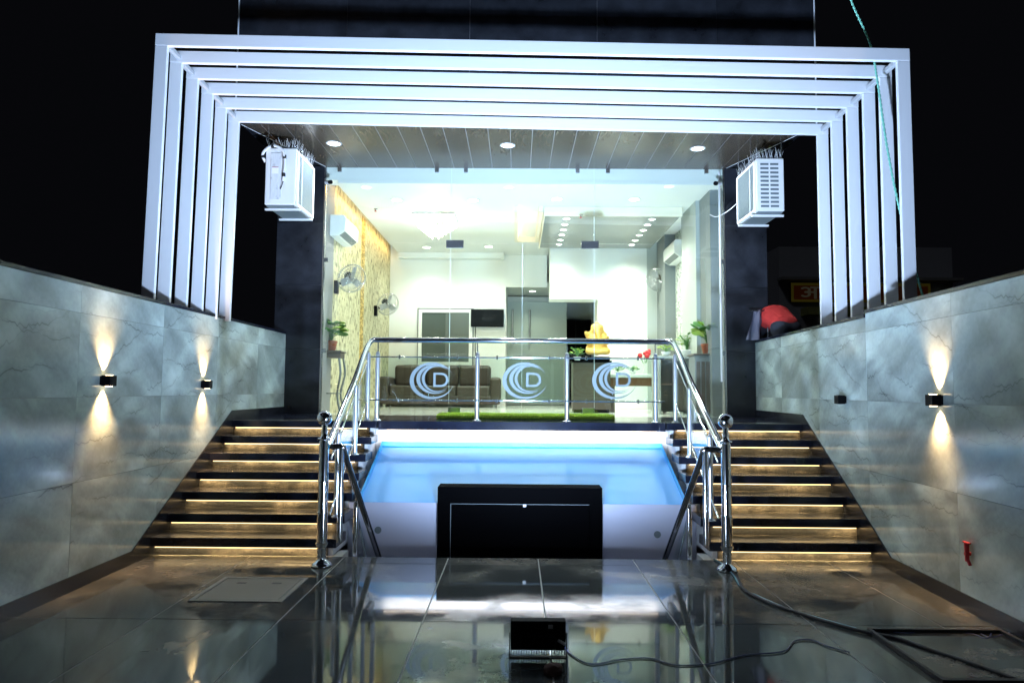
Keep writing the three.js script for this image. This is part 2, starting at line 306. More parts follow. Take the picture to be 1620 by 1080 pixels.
// ---------------------------------------------------------------- landing, bridge and basement pit
{
  const p = structure('landing', 'polished landing in front of the glass doors');
  part('slab', box(LX + 0.01, rxAt(-2) - 0.004, PLAT - 0.16, PLAT - 0.014, GZ - 0.05, NOSE - GOING * 6 - 0.33), M.concrete, p);
  const xs = [LX + 0.012, -2.45, -1.6, -0.78, 0.06, 0.9, 1.74, 2.55, 3.31];
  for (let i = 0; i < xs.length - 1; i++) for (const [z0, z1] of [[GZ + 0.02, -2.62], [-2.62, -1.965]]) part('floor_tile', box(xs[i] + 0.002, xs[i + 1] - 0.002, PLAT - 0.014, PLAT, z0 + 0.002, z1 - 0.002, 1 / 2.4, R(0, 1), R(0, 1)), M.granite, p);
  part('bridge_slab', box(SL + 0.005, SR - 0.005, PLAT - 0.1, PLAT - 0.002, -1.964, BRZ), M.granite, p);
}
{
  const b = thing('basement_entrance', 'white wall and sky blue sloping hood over a black basement doorway', 'basement entrance');
  part('upper_wall', box(SL - 0.045, SR + 0.045, 0.6, PLAT - 0.102, -1.95, -1.82), M.white, b);
  const zT = -1.8, yT = 0.875, zB = -0.56, yB = 0.385, th = 0.1;
  part('sloping_hood', profile([[zT, yT], [zB, yB], [zB - 0.03, yB - th], [zT, yT - th]], SL + 0.03, SR - 0.03), M.slab, b);
  const n = V(0, zB - zT, yT - yB).normalize();
  // cyan edging along the hood's upper edge and both sides
  const edge = (z0, y0, z1, y1, xa, xb) => profile([[z0 + n.z * 0.012, y0 + n.y * 0.012], [z1 + n.z * 0.012, y1 + n.y * 0.012], [z1 + n.z * 0.001, y1 + n.y * 0.001], [z0 + n.z * 0.001, y0 + n.y * 0.001]], xa, xb);
  const lerp = (t) => [mixN(zT, zB, t), mixN(yT, yB, t)];
  part('hood_edging', edge(...lerp(0), ...lerp(0.09), SL + 0.032, SR - 0.032), M.slabTrim, b);
  part('hood_edging', edge(...lerp(0.092), ...lerp(0.995), SL + 0.032, SL + 0.06), M.slabTrim, b);
  part('hood_edging', edge(...lerp(0.092), ...lerp(0.995), SR - 0.06, SR - 0.032), M.slabTrim, b);
  const dl = atD(692, 800, 7), dr = atD(953, 800, 7), dt = atD(820, 771, 7).y, zF = -0.5;
  const FL = dl.x, FR = dr.x;
  part('front_wall', box(SL - 0.05, FL + 0.05, -1.75, yB - 0.002, zB - 0.15, zB + 0.004), M.greyPaint, b); part('front_wall', box(FR - 0.05, SR + 0.05, -1.75, yB - 0.002, zB - 0.15, zB + 0.004), M.greyPaint, b);
  const fr = part('door_frame', merge(box(FL, FL + 0.125, -1.75, dt, zB - 0.2, zF), box(FR - 0.125, FR, -1.75, dt, zB - 0.2, zF), box(FL + 0.125, FR - 0.125, dt - 0.16, dt, zB - 0.2, zF)), M.pitch, b);
  part('frame_bead', merge(box(FL + 0.126, FR - 0.126, dt - 0.166, dt - 0.162, zF - 0.02, zF - 0.01), box(FL + 0.126, FL + 0.131, -1.7, dt - 0.17, zF - 0.02, zF - 0.01)), M.acGrey, fr);
  part('door', box(FL + 0.127, FR - 0.127, -1.75, dt - 0.17, zB + 0.008, zB + 0.03), M.pitch, b);
  const s = atZ(830, 799, zB + 0.04); part('latch', rbox(s.x - 0.016, s.x + 0.016, s.y - 0.018, s.y + 0.018, zB + 0.031, zB + 0.045), M.white, b);
  for (const [px, py] of [[598, 838], [1040, 845]]) { const c = atZ(px, py, zB); const g = new THREE.CylinderGeometry(0.034, 0.034, 0.012, 24); g.rotateX(Math.PI / 2); part('blank_cap', g, M.acGrey, b, [c.x, c.y, zB + 0.006]); }
  // warm strip under the bridge edge
  const strip = part('led_strip', box(SL + 0.1, SR - 0.1, PLAT - 0.113, PLAT - 0.103, BRZ - 0.03, BRZ - 0.018), gLed, b);
  area(b, [(SL + SR) / 2, PLAT - 0.118, BRZ - 0.024], [(SL + SR) / 2, PLAT - 0.6, BRZ - 0.4], SR - SL - 0.2, 0.01, new THREE.Color(1, 0.92, 0.82), 120);
  const pit = structure('basement_pit', 'sunken area in front of the basement door');
  part('pit_floor', box(SL - 0.05, SR + 0.05, -1.85, -1.75, -0.7, 0.07), M.concrete, pit);
  part('pit_wall', merge(box(SL - 0.05, SR + 0.05, -1.75, -0.02, 0.03, 0.07), box(SL - 0.16, SL - 0.05, -1.85, 0, -1.9, 0.07), box(SR + 0.05, SR + 0.16, -1.85, 0, -1.9, 0.07)), M.greyPaint, pit);
}

// ---------------------------------------------------------------- building shell: piers, fascia, soffit
{
  const b = thing('entrance_building', 'black tiled facade with a dark wood soffit over the glass front', 'building');
  const clad = (name, x0, x1, y0, y1, z0, z1, cols, rows, parent) => {
    part(name + '_core', box(x0 + 0.012, x1 - 0.012, y0, y1, z0, z1 - 0.014), M.darkGrout, parent);
    for (let i = 0; i < cols.length - 1; i++) for (let j = 0; j < rows.length - 1; j++)
      part('facade_tile', box(cols[i] + 0.0015, cols[i + 1] - 0.0015, rows[j] + 0.0015, rows[j + 1] - 0.0015, z1 - 0.014, z1 - R(0, 0.001), 1 / 1.2, R(0, 1), R(0, 1)), M.facade, parent);
  };
  const rows = [PLAT, 2.05, 2.96, 3.85, SOF];
  clad('pier', -3.44, -2.78, PLAT, SOF, -4.1, WEND - 0.005, [-3.44, -2.78], rows, b);
  clad('pier', 2.95, 3.54, PLAT, SOF, -4.1, WEND - 0.005, [2.95, 3.54], rows, b);
  part('pier_return', box(-3.44, -3.428, PLAT, SOF, -4.1, WEND - 0.02), M.facade, b); part('pier_return', box(3.528, 3.54, PLAT, SOF, -4.1, WEND - 0.02), M.facade, b);
  // upper storey block with tiled front
  part('upper_block', box(-3.39, 3.54, SOF + 0.03, 7.4, -9.5, FASZ - 0.02), M.facade, b);
  const xs = [-3.42, -2.1, -0.6, 0.95, 2.4, 3.58], ys = [SOF, 5.42, 6.03, 6.64, 7.4];
  for (let i = 0; i < xs.length - 1; i++) for (let j = 0; j < ys.length - 1; j++)
    part('facade_tile', box(xs[i] + 0.0015, xs[i + 1] - 0.0015, ys[j] + 0.002, ys[j + 1] - 0.002, FASZ - 0.018, FASZ - R(0, 0.001), 1 / 1.2, R(0, 1), R(0, 1)), M.facade, b);
  part('joint_backing', box(-3.41, 3.57, SOF + 0.01, 7.39, FASZ - 0.0195, FASZ - 0.0125), M.darkGrout, b);
  part('edge_trim', box(-3.436, -3.423, SOF, 7.4, FASZ - 0.02, FASZ + 0.004), M.portal, b);
  part('edge_trim', box(3.583, 3.596, SOF, 7.4, FASZ - 0.02, FASZ + 0.004), M.portal, b);
  // soffit planks, tapering from the fascia to the glass
  const so = grp('soffit', b), xl = (z) => mixN(-3.36, -2.76, (FASZ - z) / (FASZ - GZ)), xr = (z) => mixN(3.57, 2.96, (FASZ - z) / (FASZ - GZ)), z0 = FASZ - 0.02, z1 = GZ - 0.02;
  const clip = (poly, f) => { const out = []; for (let i = 0; i < poly.length; i++) { const a = poly[i], c = poly[(i + 1) % poly.length], fa = f(a), fc = f(c); if (fa >= 0) out.push(a); if (fa * fc < 0) { const t = fa / (fa - fc); out.push([mixN(a[0], c[0], t), mixN(a[1], c[1], t)]); } } return out; };
  for (let x = -3.4; x < 3.6; x += 0.275) {
    let poly = [[x + 0.004, z0], [x + 0.271, z0], [x + 0.271, z1], [x + 0.004, z1]];
    poly = clip(clip(poly, ([px, pz]) => px - xl(pz)), ([px, pz]) => xr(pz) - px);
    if (poly.length > 2) part('plank', prism(poly, SOF - R(0, 0.001), SOF + 0.02, 1 / 1.2, R(0, 1), R(0, 1)), M.plank, so);
  }
  part('plank_backing', prism([[xl(z0), z0 + 0.001], [xr(z0), z0 + 0.001], [xr(z1), z1], [xl(z1), z1]], SOF + 0.006, SOF + 0.028), M.darkGrout, so);
  part('edge_bead', cyl(V(xl(z0) - 0.008, SOF + 0.004, z0), V(xl(GZ) - 0.008, SOF + 0.004, GZ), 0.006), M.portal, so);
  part('edge_bead', cyl(V(xr(z0) + 0.008, SOF + 0.004, z0), V(xr(GZ) + 0.008, SOF + 0.004, GZ), 0.006), M.portal, so);
  part('roof', box(-3.44, 3.6, 7.4, 7.5, -9.5, FASZ + 0.02), M.concrete, b);
}

// ---------------------------------------------------------------- portal of six nested frames
{
  const p = thing('entrance_portal', 'white portal of six nested square tube frames stepping in towards the doors', 'portal');
  const LXo = [-3.732, -3.69, -3.622, -3.556, -3.497, -3.438], RXo = [3.975, 3.912, 3.85, 3.78, 3.71, 3.645];
  for (let i = 0; i < 6; i++) {
    const d0 = 7.0 + 0.23 * i, d = 6.55 + 0.26 * i, k = d / d0, z = CZ - d, t = 0.13 * k, dep = 0.045, top = CY + (3.62 - 0.07 * i) * k, f = grp('frame', p), xl = LXo[i] * k, xr = RXo[i] * k;
    const drop = 0.125;                                                  // the beams sag a little to the right, as built
    const beam = rbox(xl, xr, top - t, top, z - dep, z, 0.006); { const q = beam.attributes.position; for (let k = 0; k < q.count; k++) q.setY(k, q.getY(k) - drop * (q.getX(k) - xl) / (xr - xl)); }
    part('beam', beam, M.portal, f);
    const lean = 0.035;
    const post = (x0, x1, y1, ln) => { const g = rbox(x0, x1, 2.24, y1, z - dep + 0.002, z - 0.002, 0.006), q = g.attributes.position; for (let k = 0; k < q.count; k++) q.setX(k, q.getX(k) - ln * (y1 - q.getY(k)) / 2.6); return g; };
    part('post', post(xl + 0.001, xl + t, top - t - 0.001, lean), M.portal, f);
    part('post', post(xr - t, xr - 0.001, top - drop - t - 0.001, 0), M.portal, f);
    if (i < 5) {
      part('bracket', rbox(xl + t - 0.035, xl + t + 0.012, top - t - 0.02, top - t + 0.03, z - 0.26, z - dep - 0.001, 0.008), M.bracket, f);
      part('bracket', rbox(xr - t - 0.012, xr - t + 0.035, top - drop - t - 0.02, top - drop - t + 0.03, z - 0.26, z - dep - 0.001, 0.008), M.bracket, f);
    }
  }
}

// ---------------------------------------------------------------- canopy downlights
for (const [px, lbl] of [[[528, 227], 'round soffit downlight beside the hose fitted air conditioner'], [[803, 230], 'round soffit downlight midway between the two outdoor air conditioners'], [[1104, 235], 'round soffit downlight beside the slotted air conditioner']]) {
  const d = ray(...px), k = (SOF - 0.004 - CY) / d.y, c = d.multiplyScalar(k).add(camera.position);
  const l = thing('canopy_downlight', lbl, 'downlight', [c.x, SOF, c.z], 'downlights in the canopy soffit');
  part('trim_ring', lathe([[0.075, 0], [0.075, -0.008], [0.098, -0.008], [0.102, -0.001], [0.075, 0]]), M.white, l);
  part('lamp_disc', new THREE.CylinderGeometry(0.074, 0.074, 0.006, 28), gCool, l, [0, -0.004, 0]);
  spot(l, [0, -0.02, 0], [0, -3, 0.25], new THREE.Color(0.8, 0.9, 1), 14, 1.25, 0.6, 3);
}

// ---------------------------------------------------------------- storefront glass
{
  const g = thing('glass_storefront', 'frameless glass front with double doors and patch fittings', 'glass front');
  const xl = -2.76, xr = 2.93, a = atZ(713, 385, GZ), bb = atZ(940, 387, GZ), m = atZ(826, 500, GZ), h = a.y, t = 0.006;
  const pane = (name, x0, x1, y0, y1) => part(name, box(x0, x1, y0, y1, GZ - t, GZ + t), M.glass, g);
  pane('fixed_pane', xl, a.x - 0.003, PLAT + 0.002, h); pane('fixed_pane', xl, a.x - 0.003, h + 0.006, SOF - 0.004);
  pane('transom_pane', a.x + 0.003, bb.x - 0.003, h + 0.006, SOF - 0.004);
  pane('fixed_pane', bb.x + 0.003, xr, PLAT + 0.002, h); pane('fixed_pane', bb.x + 0.003, xr, h + 0.006, SOF - 0.004);
  const d1 = pane('door', a.x + 0.003, m.x - 0.003, PLAT + 0.01, h - 0.002), d2 = pane('door', m.x + 0.003, bb.x - 0.003, PLAT + 0.01, h - 0.002);
  const edge = std({ color: rgb(0.75, 0.85, 0.82), roughness: 0.3 });
  for (const [x, y0, y1] of [[a.x, PLAT, SOF], [bb.x, PLAT, SOF], [m.x, PLAT, h]]) part('glass_joint', box(x - 0.0028, x + 0.0028, y0 + 0.01, y1 - 0.006, GZ - t + 0.001, GZ + t - 0.001), edge, g);
  const patch = (x, y, w, dd) => part('patch_fitting', rbox(x - w / 2, x + w / 2, y - 0.055, y + 0.055, GZ - 0.02, GZ + 0.02, 0.004), M.steel, dd);
  patch(a.x + 0.06, h - 0.01, 0.25, d1); patch(bb.x - 0.06, h - 0.01, 0.25, d2); patch(a.x + 0.08, PLAT + 0.066, 0.17, d1); patch(bb.x - 0.08, PLAT + 0.066, 0.17, d2);
  for (const px of [537, 691, 737, 914, 962, 1118]) { const c = atZ(px, 267, GZ + 0.02); part('glass_clip', rbox(c.x - 0.028, c.x + 0.028, SOF - 0.07, SOF - 0.004, GZ - 0.02, GZ + 0.022, 0.004), M.steel, g); }
  part('edge_channel', box(xl - 0.018, xl, PLAT, SOF, GZ - 0.02, GZ + 0.03), M.steel, g); part('edge_channel', box(xr, xr + 0.018, PLAT, SOF, GZ - 0.02, GZ + 0.03), M.steel, g);
  part('edge_pipe', cyl(V(xr - 0.05, PLAT + 0.5, GZ + 0.03), V(xr - 0.05, SOF - 0.05, GZ + 0.03), 0.014), M.white, g);
  for (const y of [2.0, 3.3]) { part('edge_clip', rbox(xl, xl + 0.05, y, y + 0.06, GZ - 0.018, GZ + 0.02), M.steel, g); part('edge_clip', rbox(xr - 0.04, xr, y, y + 0.06, GZ - 0.018, GZ + 0.024), M.steel, g); }
}

// ---------------------------------------------------------------- the lit room
const RL = -2.8, RR = 2.98, CEIL = 4.45, BK = -8.9, BK2 = -7.5, BK3 = -11.5;
{
  const f = structure('room_floor', 'pale polished floor inside the glass front');
  part('screed', box(RL - 0.2, RR + 0.2, PLAT - 0.2, PLAT - 0.014, BK3 - 0.1, GZ - 0.052), M.concrete, f);
  for (let x = RL; x < RR; x += 0.81) for (let z = GZ - 0.02; z > BK3; z -= 0.81) part('floor_tile', box(x + 0.001, Math.min(x + 0.809, RR) , PLAT - 0.014, PLAT - 0.001, Math.max(z - 0.809, BK3), z - 0.001, 1, R(0, 1), R(0, 1)), M.roomFloor, f);
  const c = structure('room_ceiling', 'white ceiling with a warm cove and a dropped grey panel');
  part('deck', box(RL - 0.2, RR + 0.2, CEIL + 0.2, CEIL + 0.24, BK3 - 0.1, GZ - 0.06), M.roomWhite, c);
  part('white_panel', box(RL + 0.2, RR, CEIL, CEIL + 0.05, BK3, GZ - 0.012), M.roomWhite, c);
  part('front_beam', box(RL - 0.02, RR, CEIL + 0.052, SOF + 0.02, GZ - 0.3, GZ - 0.02), M.roomWhite, c);
  part('back_cornice', box(RL + 0.201, -0.3, CEIL - 0.12, CEIL - 0.002, BK, BK + 0.25), M.roomWhite, c);
  // dropped panel of grey boards with its cream front
  const dx0 = 0.42, dx1 = 2.62, dz0 = -4.75, dz1 = BK2 + 0.02;
  for (let z = dz0 - 0.02; z > dz1 + 0.2; z -= 0.26) part('ceiling_board', box(dx0 + 0.02, dx1, CEIL - 0.15, CEIL - 0.135, Math.max(z - 0.256, dz1), z), M.pvc, c);
  part('panel_rim', box(dx0, dx1 + 0.03, CEIL - 0.155, CEIL - 0.002, dz0 - 0.018, dz0), M.cream, c);
  part('panel_rim', box(dx0, dx0 + 0.018, CEIL - 0.155, CEIL - 0.002, dz1, dz0 - 0.019), M.cream, c);
  // shallow cream cove frame left of it
  for (const [x0, x1, z0, z1] of [[-0.06, 0.0, dz1 + 0.4, dz0 + 0.05], [0.0, 0.41, dz1 + 0.4, dz1 + 0.46], [0.34, 0.41, dz1 + 0.465, dz0 + 0.05]]) part('cove_rim', box(x0, x1, CEIL - 0.1, CEIL - 0.002, z0, z1), M.cream, c);
  part('cove_led_strip', box(0.003, 0.011, CEIL - 0.05, CEIL - 0.035, dz1 + 0.5, dz0), gAmber, c);
  area(c, [0.016, CEIL - 0.05, (dz0 + dz1) / 2 + 0.2], [0.5, CEIL + 0.2, (dz0 + dz1) / 2 + 0.2], dz0 - dz1 - 0.6, 0.012, AMBER, 14);
  part('wall_cove_led_strip', box(RL + 0.185, RL + 0.197, CEIL + 0.06, CEIL + 0.075, BK + 0.1, GZ - 0.4), gAmber, c);
  area(c, [RL + 0.18, CEIL + 0.05, (BK + GZ) / 2], [RL, CEIL - 0.15, (BK + GZ) / 2], GZ - BK - 0.6, 0.014, AMBER, 42);
  const wl = structure('room_wall_left', 'wall with cream and gold wallpaper');
  part('wallpaper', box(RL - 0.15, RL, PLAT - 0.1, CEIL + 0.2, BK, WEND - 0.66, 1 / 1.6), M.paper, wl);
  part('gold_border', box(RL, RL + 0.006, PLAT, CEIL + 0.15, -6.28, -6.02, 1), M.goldBand, wl);
  const wb = structure('room_wall_back', 'white back wall with a passage beside it');
  part('white_wall', box(RL - 0.15, -0.25, PLAT - 0.1, CEIL + 0.2, BK - 0.15, BK), M.roomWhite, wb);
  part('passage_wall', box(-0.4, -0.25, PLAT - 0.1, CEIL + 0.2, BK3, BK - 0.151), M.roomWhite, wb);
  part('end_wall', box(-0.4, RR + 0.2, PLAT - 0.1, CEIL + 0.2, BK3 - 0.1, BK3), M.roomGrey, wb);
  part('passage_ceiling', box(-0.249, RR, 3.78, 3.85, BK3, BK), M.roomGrey, wb);
  part('passage_lintel', box(-0.249, 0.649, 3.74, CEIL - 0.002, BK - 0.04, BK + 0.002), M.roomWhite, wb);
  part('bulkhead', box(0.65, 1.6, 3.3, CEIL - 0.002, BK2 - 0.5, BK2), M.roomWhite, wb);
  part('white_column', box(1.6, 2.58, PLAT, CEIL - 0.002, BK2 - 0.6, BK2), M.roomWhite, wb);
  part('side_partition', box(2.58, RR + 0.1, PLAT, CEIL - 0.002, BK2 - 0.6, BK2 + 0.002), M.roomGrey, wb);
  const wr = structure('room_wall_right', 'right wall with grey pilasters and a flecked panel');
  part('flecked_panel', box(RR, RR + 0.15, PLAT - 0.1, CEIL + 0.2, BK2, WEND - 0.66, 1), M.terrazzo, wr);
  part('pilaster', box(RR - 0.2, RR - 0.001, PLAT, CEIL - 0.003, BK2 + 0.003, BK2 + 0.75), M.midGrey, wr);
  part('pilaster', box(RR - 0.22, RR - 0.001, PLAT, CEIL - 0.003, -5.3, -4.35), M.roomGrey, wr);
  part('pilaster', box(RR - 0.16, RR - 0.001, PLAT, CEIL - 0.003, -4.345, -3.75), M.midGrey, wr);
}
// room lamps
function roomLight(x, z, y, k, lbl, grpName, r = 0.06) {
  const l = thing('ceiling_downlight', lbl, 'downlight', [x, y, z], grpName);
  part('trim_ring', lathe([[r, 0.001], [r, -0.006], [r + 0.02, -0.006], [r + 0.024, 0], [r, 0.001]], 20), M.roomWhite, l);
  part('lamp_disc', new THREE.CylinderGeometry(r - 0.001, r - 0.001, 0.005, 20), gRoom, l, [0, -0.003, 0]);
  spot(l, [0, -0.016, 0], [0, -3, 0], ROOM, k, 1.2, 0.7, 3);
}
for (const [x, z, lbl] of [[-1.9, -4.4, 'round ceiling downlight between the gold wallpaper and the glass front'], [-1.9, -8.1, 'round ceiling downlight above the sofa and window'], [-0.7, -4.4, 'round ceiling downlight between the chandelier and the glass doors'], [-0.6, -8.0, 'round ceiling downlight above the television'], [0.6, -4.3, 'round ceiling downlight in front of the dropped panel by the cream cove'], [1.8, -4.3, 'round ceiling downlight in front of the dropped panel towards the right pilasters']]) roomLight(x, z, CEIL, 8, lbl, 'downlights in the white room ceiling', 0.075);
for (const x of [0.8, 2.2]) for (const [i, z] of [-4.95, -5.35, -5.75, -6.15, -6.6, -7.0].entries()) roomLight(x, z, CEIL - 0.15, 5.5, ['first', 'second', 'third', 'fourth', 'fifth', 'sixth'][i] + ' small downlight from the panel rim in the row along the ' + (x < 1 ? 'cream cove' : 'right wall'), x < 1 ? 'downlight row by the cream cove' : 'downlight row by the right wall', 0.045);
roomLight(0.35, -9.8, 3.78, 6, 'round downlight in the low passage ceiling', undefined, 0.07);
{ // chandelier: an inverted stepped pyramid of crystal prisms
  const c = thing('crystal_chandelier', 'square crystal chandelier glowing under the white ceiling', 'chandelier', [-1.42, CEIL, -5.5]);
  part('canopy_plate', rbox(-0.36, 0.36, -0.035, -0.001, -0.36, 0.36, 0.01), M.steel, c);
  const crystal = glow(new THREE.Color(1, 0.93, 0.72), 6); crystal.roughness = 0.1;
  for (let k = 0; k < 6; k++) { const s = 0.33 - k * 0.055, n = Math.max(1, Math.round(s * 2 / 0.1)), gs = []; for (let i = 0; i <= n; i++) for (let j = 0; j <= n; j++) if (i === 0 || j === 0 || i === n || j === n) { const o = new THREE.OctahedronGeometry(0.035); o.scale(0.75, 1.5, 0.75); o.translate(-s + 2 * s * i / n, -0.075 - k * 0.05, -s + 2 * s * j / n); gs.push(o); } part('crystal_tier_lamp', merge(gs), crystal, c); }
  const pl = new THREE.PointLight(new THREE.Color(1, 0.93, 0.75), 3.5, 0, 2); pl.position.set(0, -0.2, 0); pl.castShadow = true; pl.shadow.radius = 6; c.add(pl);
}

// ---------------------------------------------------------------- floodlight on the forecourt
{
  const c = atD(851, 1027, 4.09), f = thing('floodlight', 'black floodlight on the forecourt floor aimed up at the portal', 'floodlight', [c.x, 0, c.z]);
  const h = grp('housing', f, [0, 0.125, 0]); h.rotation.x = 0.3;
  part('body', rbox(-0.155, 0.155, -0.09, 0.095, -0.025, 0.02, 0.008), M.black, h);
  part('driver_box', rbox(-0.1, 0.1, -0.06, 0.03, 0.02, 0.055, 0.008), M.black, h);
  const fins = []; for (let i = 0; i < 22; i++) fins.push(box(-0.15 + i * 0.0143 - 0.002, -0.15 + i * 0.0143 + 0.002, -0.118, -0.088, -0.02, 0.02)); part('cooling_fins', merge(fins), M.black, h);
  part('front_lamp_panel', box(-0.14, 0.14, -0.075, 0.08, -0.029, -0.0255), glow(COOL, 30), h);
  part('rating_sticker', box(0.055, 0.082, 0.052, 0.078, 0.0205, 0.0212), M.white, h);
  part('cable_gland', cyl(V(0.11, -0.02, 0.02), V(0.15, -0.035, 0.035), 0.009), M.white, h);
  const br = []; for (const x of [-0.163, 0.157]) br.push(box(x, x + 0.006, 0, 0.14, -0.015, 0.015)); br.push(box(-0.157, 0.157, 0.0, 0.006, -0.015, 0.015)); part('stand_bracket', merge(br), M.rubber, f);
  spot(h, [0, 0.01, -0.05], [0, 0.87, -1], new THREE.Color(0.5, 0.69, 1), 285, 1.16, 1, 7);
  const cb = (pts, r, lbl, nm, mat) => { const t = thing(nm, lbl, 'cable'); part('sheath', tube(pts.map(([px, py]) => { const d = ray(px, py), k = (r + 0.002 - CY) / d.y; return d.multiplyScalar(k).add(camera.position); }), r, 90, 8), mat, t); return t; };
  const blue = std({ color: rgb(0.02, 0.03, 0.12), roughness: 0.5 });
  cb([[893, 1022], [905, 1036], [935, 1050], [990, 1042], [1030, 1041], [1065, 1051], [1120, 1050], [1180, 1036], [1240, 1030], [1260, 1013], [1285, 1012], [1310, 1022], [1345, 1032]], 0.004, 'thin dark blue wire running from the floodlight over the floor', 'lamp_wire', blue);
  cb([[1376, 996], [1430, 1001], [1480, 998], [1540, 1003], [1560, 1010], [1568, 998], [1552, 1001], [1566, 1008], [1600, 1000], [1625, 992]], 0.005, 'knotted blue wire lying over the square pit cover', 'loose_wire', blue);
  cb([[1152, 896], [1166, 912], [1176, 930], [1186, 938], [1215, 952], [1260, 968], [1310, 984], [1362, 998], [1420, 1010], [1480, 1030], [1545, 1052], [1640, 1085]], 0.012, 'thick black cable snaking from the chrome newel post towards the pit cover', 'power_cable', M.rubber);
  cb([[1130, 884], [1146, 894], [1160, 908], [1172, 926], [1184, 936], [1196, 941], [1240, 960], [1300, 979], [1355, 994]], 0.007, 'pale blue cable lying alongside the thick black cable', 'data_cable', std({ color: rgb(0.12, 0.3, 0.36), roughness: 0.5 }));
  { const p = atD(876, 1050, 3.86), st = thing('stone', 'small reddish brown stone behind the floodlight', 'stone', [p.x, 0.022, p.z]); const g = new THREE.IcosahedronGeometry(0.05, 3), q = g.attributes.position; for (let i = 0; i < q.count; i++) { const v = V(q.getX(i), q.getY(i), q.getZ(i)), k = 0.75 + 0.5 * fbm(v.x * 30 + 5, v.y * 30 + v.z * 22, 3, 5); q.setXYZ(i, v.x * k * 1.1, v.y * k * 0.72, v.z * k * 0.8); } g.computeVertexNormals(); part('body', uvm(g, 8), std({ color: rgb(0.1, 0.055, 0.045), roughness: 0.9, bumpMap: tPaint, bumpScale: 0.004 }), st); }
}
// covers in the forecourt
{
  const m = thing('manhole_cover', 'grey stone manhole cover with two lifting slots in a pale frame', 'manhole cover', [-1.97, 0, 1.12]);
  const w = 0.33, d = 0.32, fr = []; fr.push(box(-w, w, 0.0015, 0.008, d - 0.035, d), box(-w, w, 0.0015, 0.008, -d, -d + 0.035), box(-w, -w + 0.035, 0.0015, 0.008, -d + 0.036, d - 0.036), box(w - 0.035, w, 0.0015, 0.008, -d + 0.036, d - 0.036));
  part('frame', merge(fr), std({ color: rgb(0.2, 0.19, 0.165), roughness: 0.8, bumpMap: tPaint, bumpScale: 0.004 }), m);
  part('cover_plate', uvm(rbox(-w + 0.042, w - 0.042, 0.001, 0.007, -d + 0.042, d - 0.042, 0.002), 1 / 2.4, 0.3, 0.2), std({ color: rgb(0.13, 0.125, 0.105), roughness: 0.5, bumpMap: tPaint, bumpScale: 0.003 }), m);
  for (const x of [-0.13, 0.14]) part('lifting_slot', rbox(x - 0.035, x + 0.035, 0.005, 0.0084, -0.16, -0.13, 0.0005), M.rubber, m);
  const p = thing('pit_cover', 'square stone pit cover sunk in a black metal rim', 'pit cover', [2.62, 0, 2.34]);
  const W2 = 0.42, D2 = 0.4, r2 = []; for (const [a, b, c, e] of [[-W2, W2, D2 - 0.03, D2], [-W2, W2, -D2, -D2 + 0.022], [-W2, -W2 + 0.022, -D2 + 0.023, D2 - 0.031], [W2 - 0.022, W2, -D2 + 0.023, D2 - 0.031]]) r2.push(box(a, b, 0.0015, 0.028, c, e)); part('rim', merge(r2), M.rubber, p);
  part('cover_plate', box(-W2 + 0.026, W2 - 0.026, 0.0015, 0.008, -D2 + 0.026, D2 - 0.034, 1 / 2.4, 0.6, 0.1), M.step, p);
}
// ---------------------------------------------------------------- wall sconces, tap
function sconce(parentWall, side, px, py, lit, label) {
  const left = side < 0; let d = ray(px, py), z = 1, x;
  for (let i = 0; i < 30; i++) { x = left ? LX : rxAt(z); const k = x / d.x; z = CZ + d.z * k; }
  const y = CY + d.y * x / d.x;
  const s = thing('wall_sconce', label, 'wall lamp', [x, y, z], undefined, left ? Math.PI / 2 : -Math.PI / 2 - Math.atan2(RX1 - RX0, 5.95));
  part('back_plate', rbox(-0.045, 0.045, -0.035, 0.035, 0.001, 0.014, 0.003), M.black, s);
  part('housing', rbox(-0.05, 0.05, -0.042, 0.042, 0.014, 0.085, 0.006), M.black, s);
  const pit = (y0, y1) => part('lens_lamp', new THREE.CylinderGeometry(0.026, 0.026, 0.004, 20), lit ? gWarmSpot : M.steel, s, [0, y0, 0.05]);
  pit(0.0435); pit(-0.0435);
  if (lit) { const c = new THREE.Color(1, 0.58, 0.26); spot(s, [0, 0.048, 0.034], [0, 1, -0.1], c, 8, 0.7, 0.9, 0.7); spot(s, [0, -0.048, 0.034], [0, -1, -0.1], c, 8, 0.74, 0.9, 0.7); }
}
sconce(wallL, -1, 162, 602, true, 'lit up and down sconce on the left marble wall farther from the stairs');
sconce(wallL, -1, 320, 608, true, 'lit up and down sconce on the left marble wall above the steps');
sconce(wallR, 1, 1488, 633, true, 'lit up and down sconce on the marble wall with the red tap');
sconce(wallR, 1, 1337, 632, false, 'unlit black sconce on the marble wall above the steps');
{
  const x = rxAt(1.05), p = (() => { const d = ray(1541, 876), k = x / d.x; return d.multiplyScalar(k).add(camera.position); })();
  const t = thing('wall_tap', 'red plastic tap sticking out of the marble wall', 'tap', [p.x, p.y, p.z]);
  part('pipe_stub', cyl(V(0.02, 0, 0), V(-0.06, 0, 0), 0.013), M.red, t); part('valve_body', cyl(V(-0.045, -0.05, 0), V(-0.045, 0.075, 0), 0.014, 0.017), M.red, t);
  part('handle', rbox(-0.055, -0.035, 0.07, 0.082, -0.035, 0.035, 0.004), M.red, t); part('spout', cyl(V(-0.045, -0.03, 0.0), V(-0.045, -0.07, 0.03), 0.011), M.red, t);
}

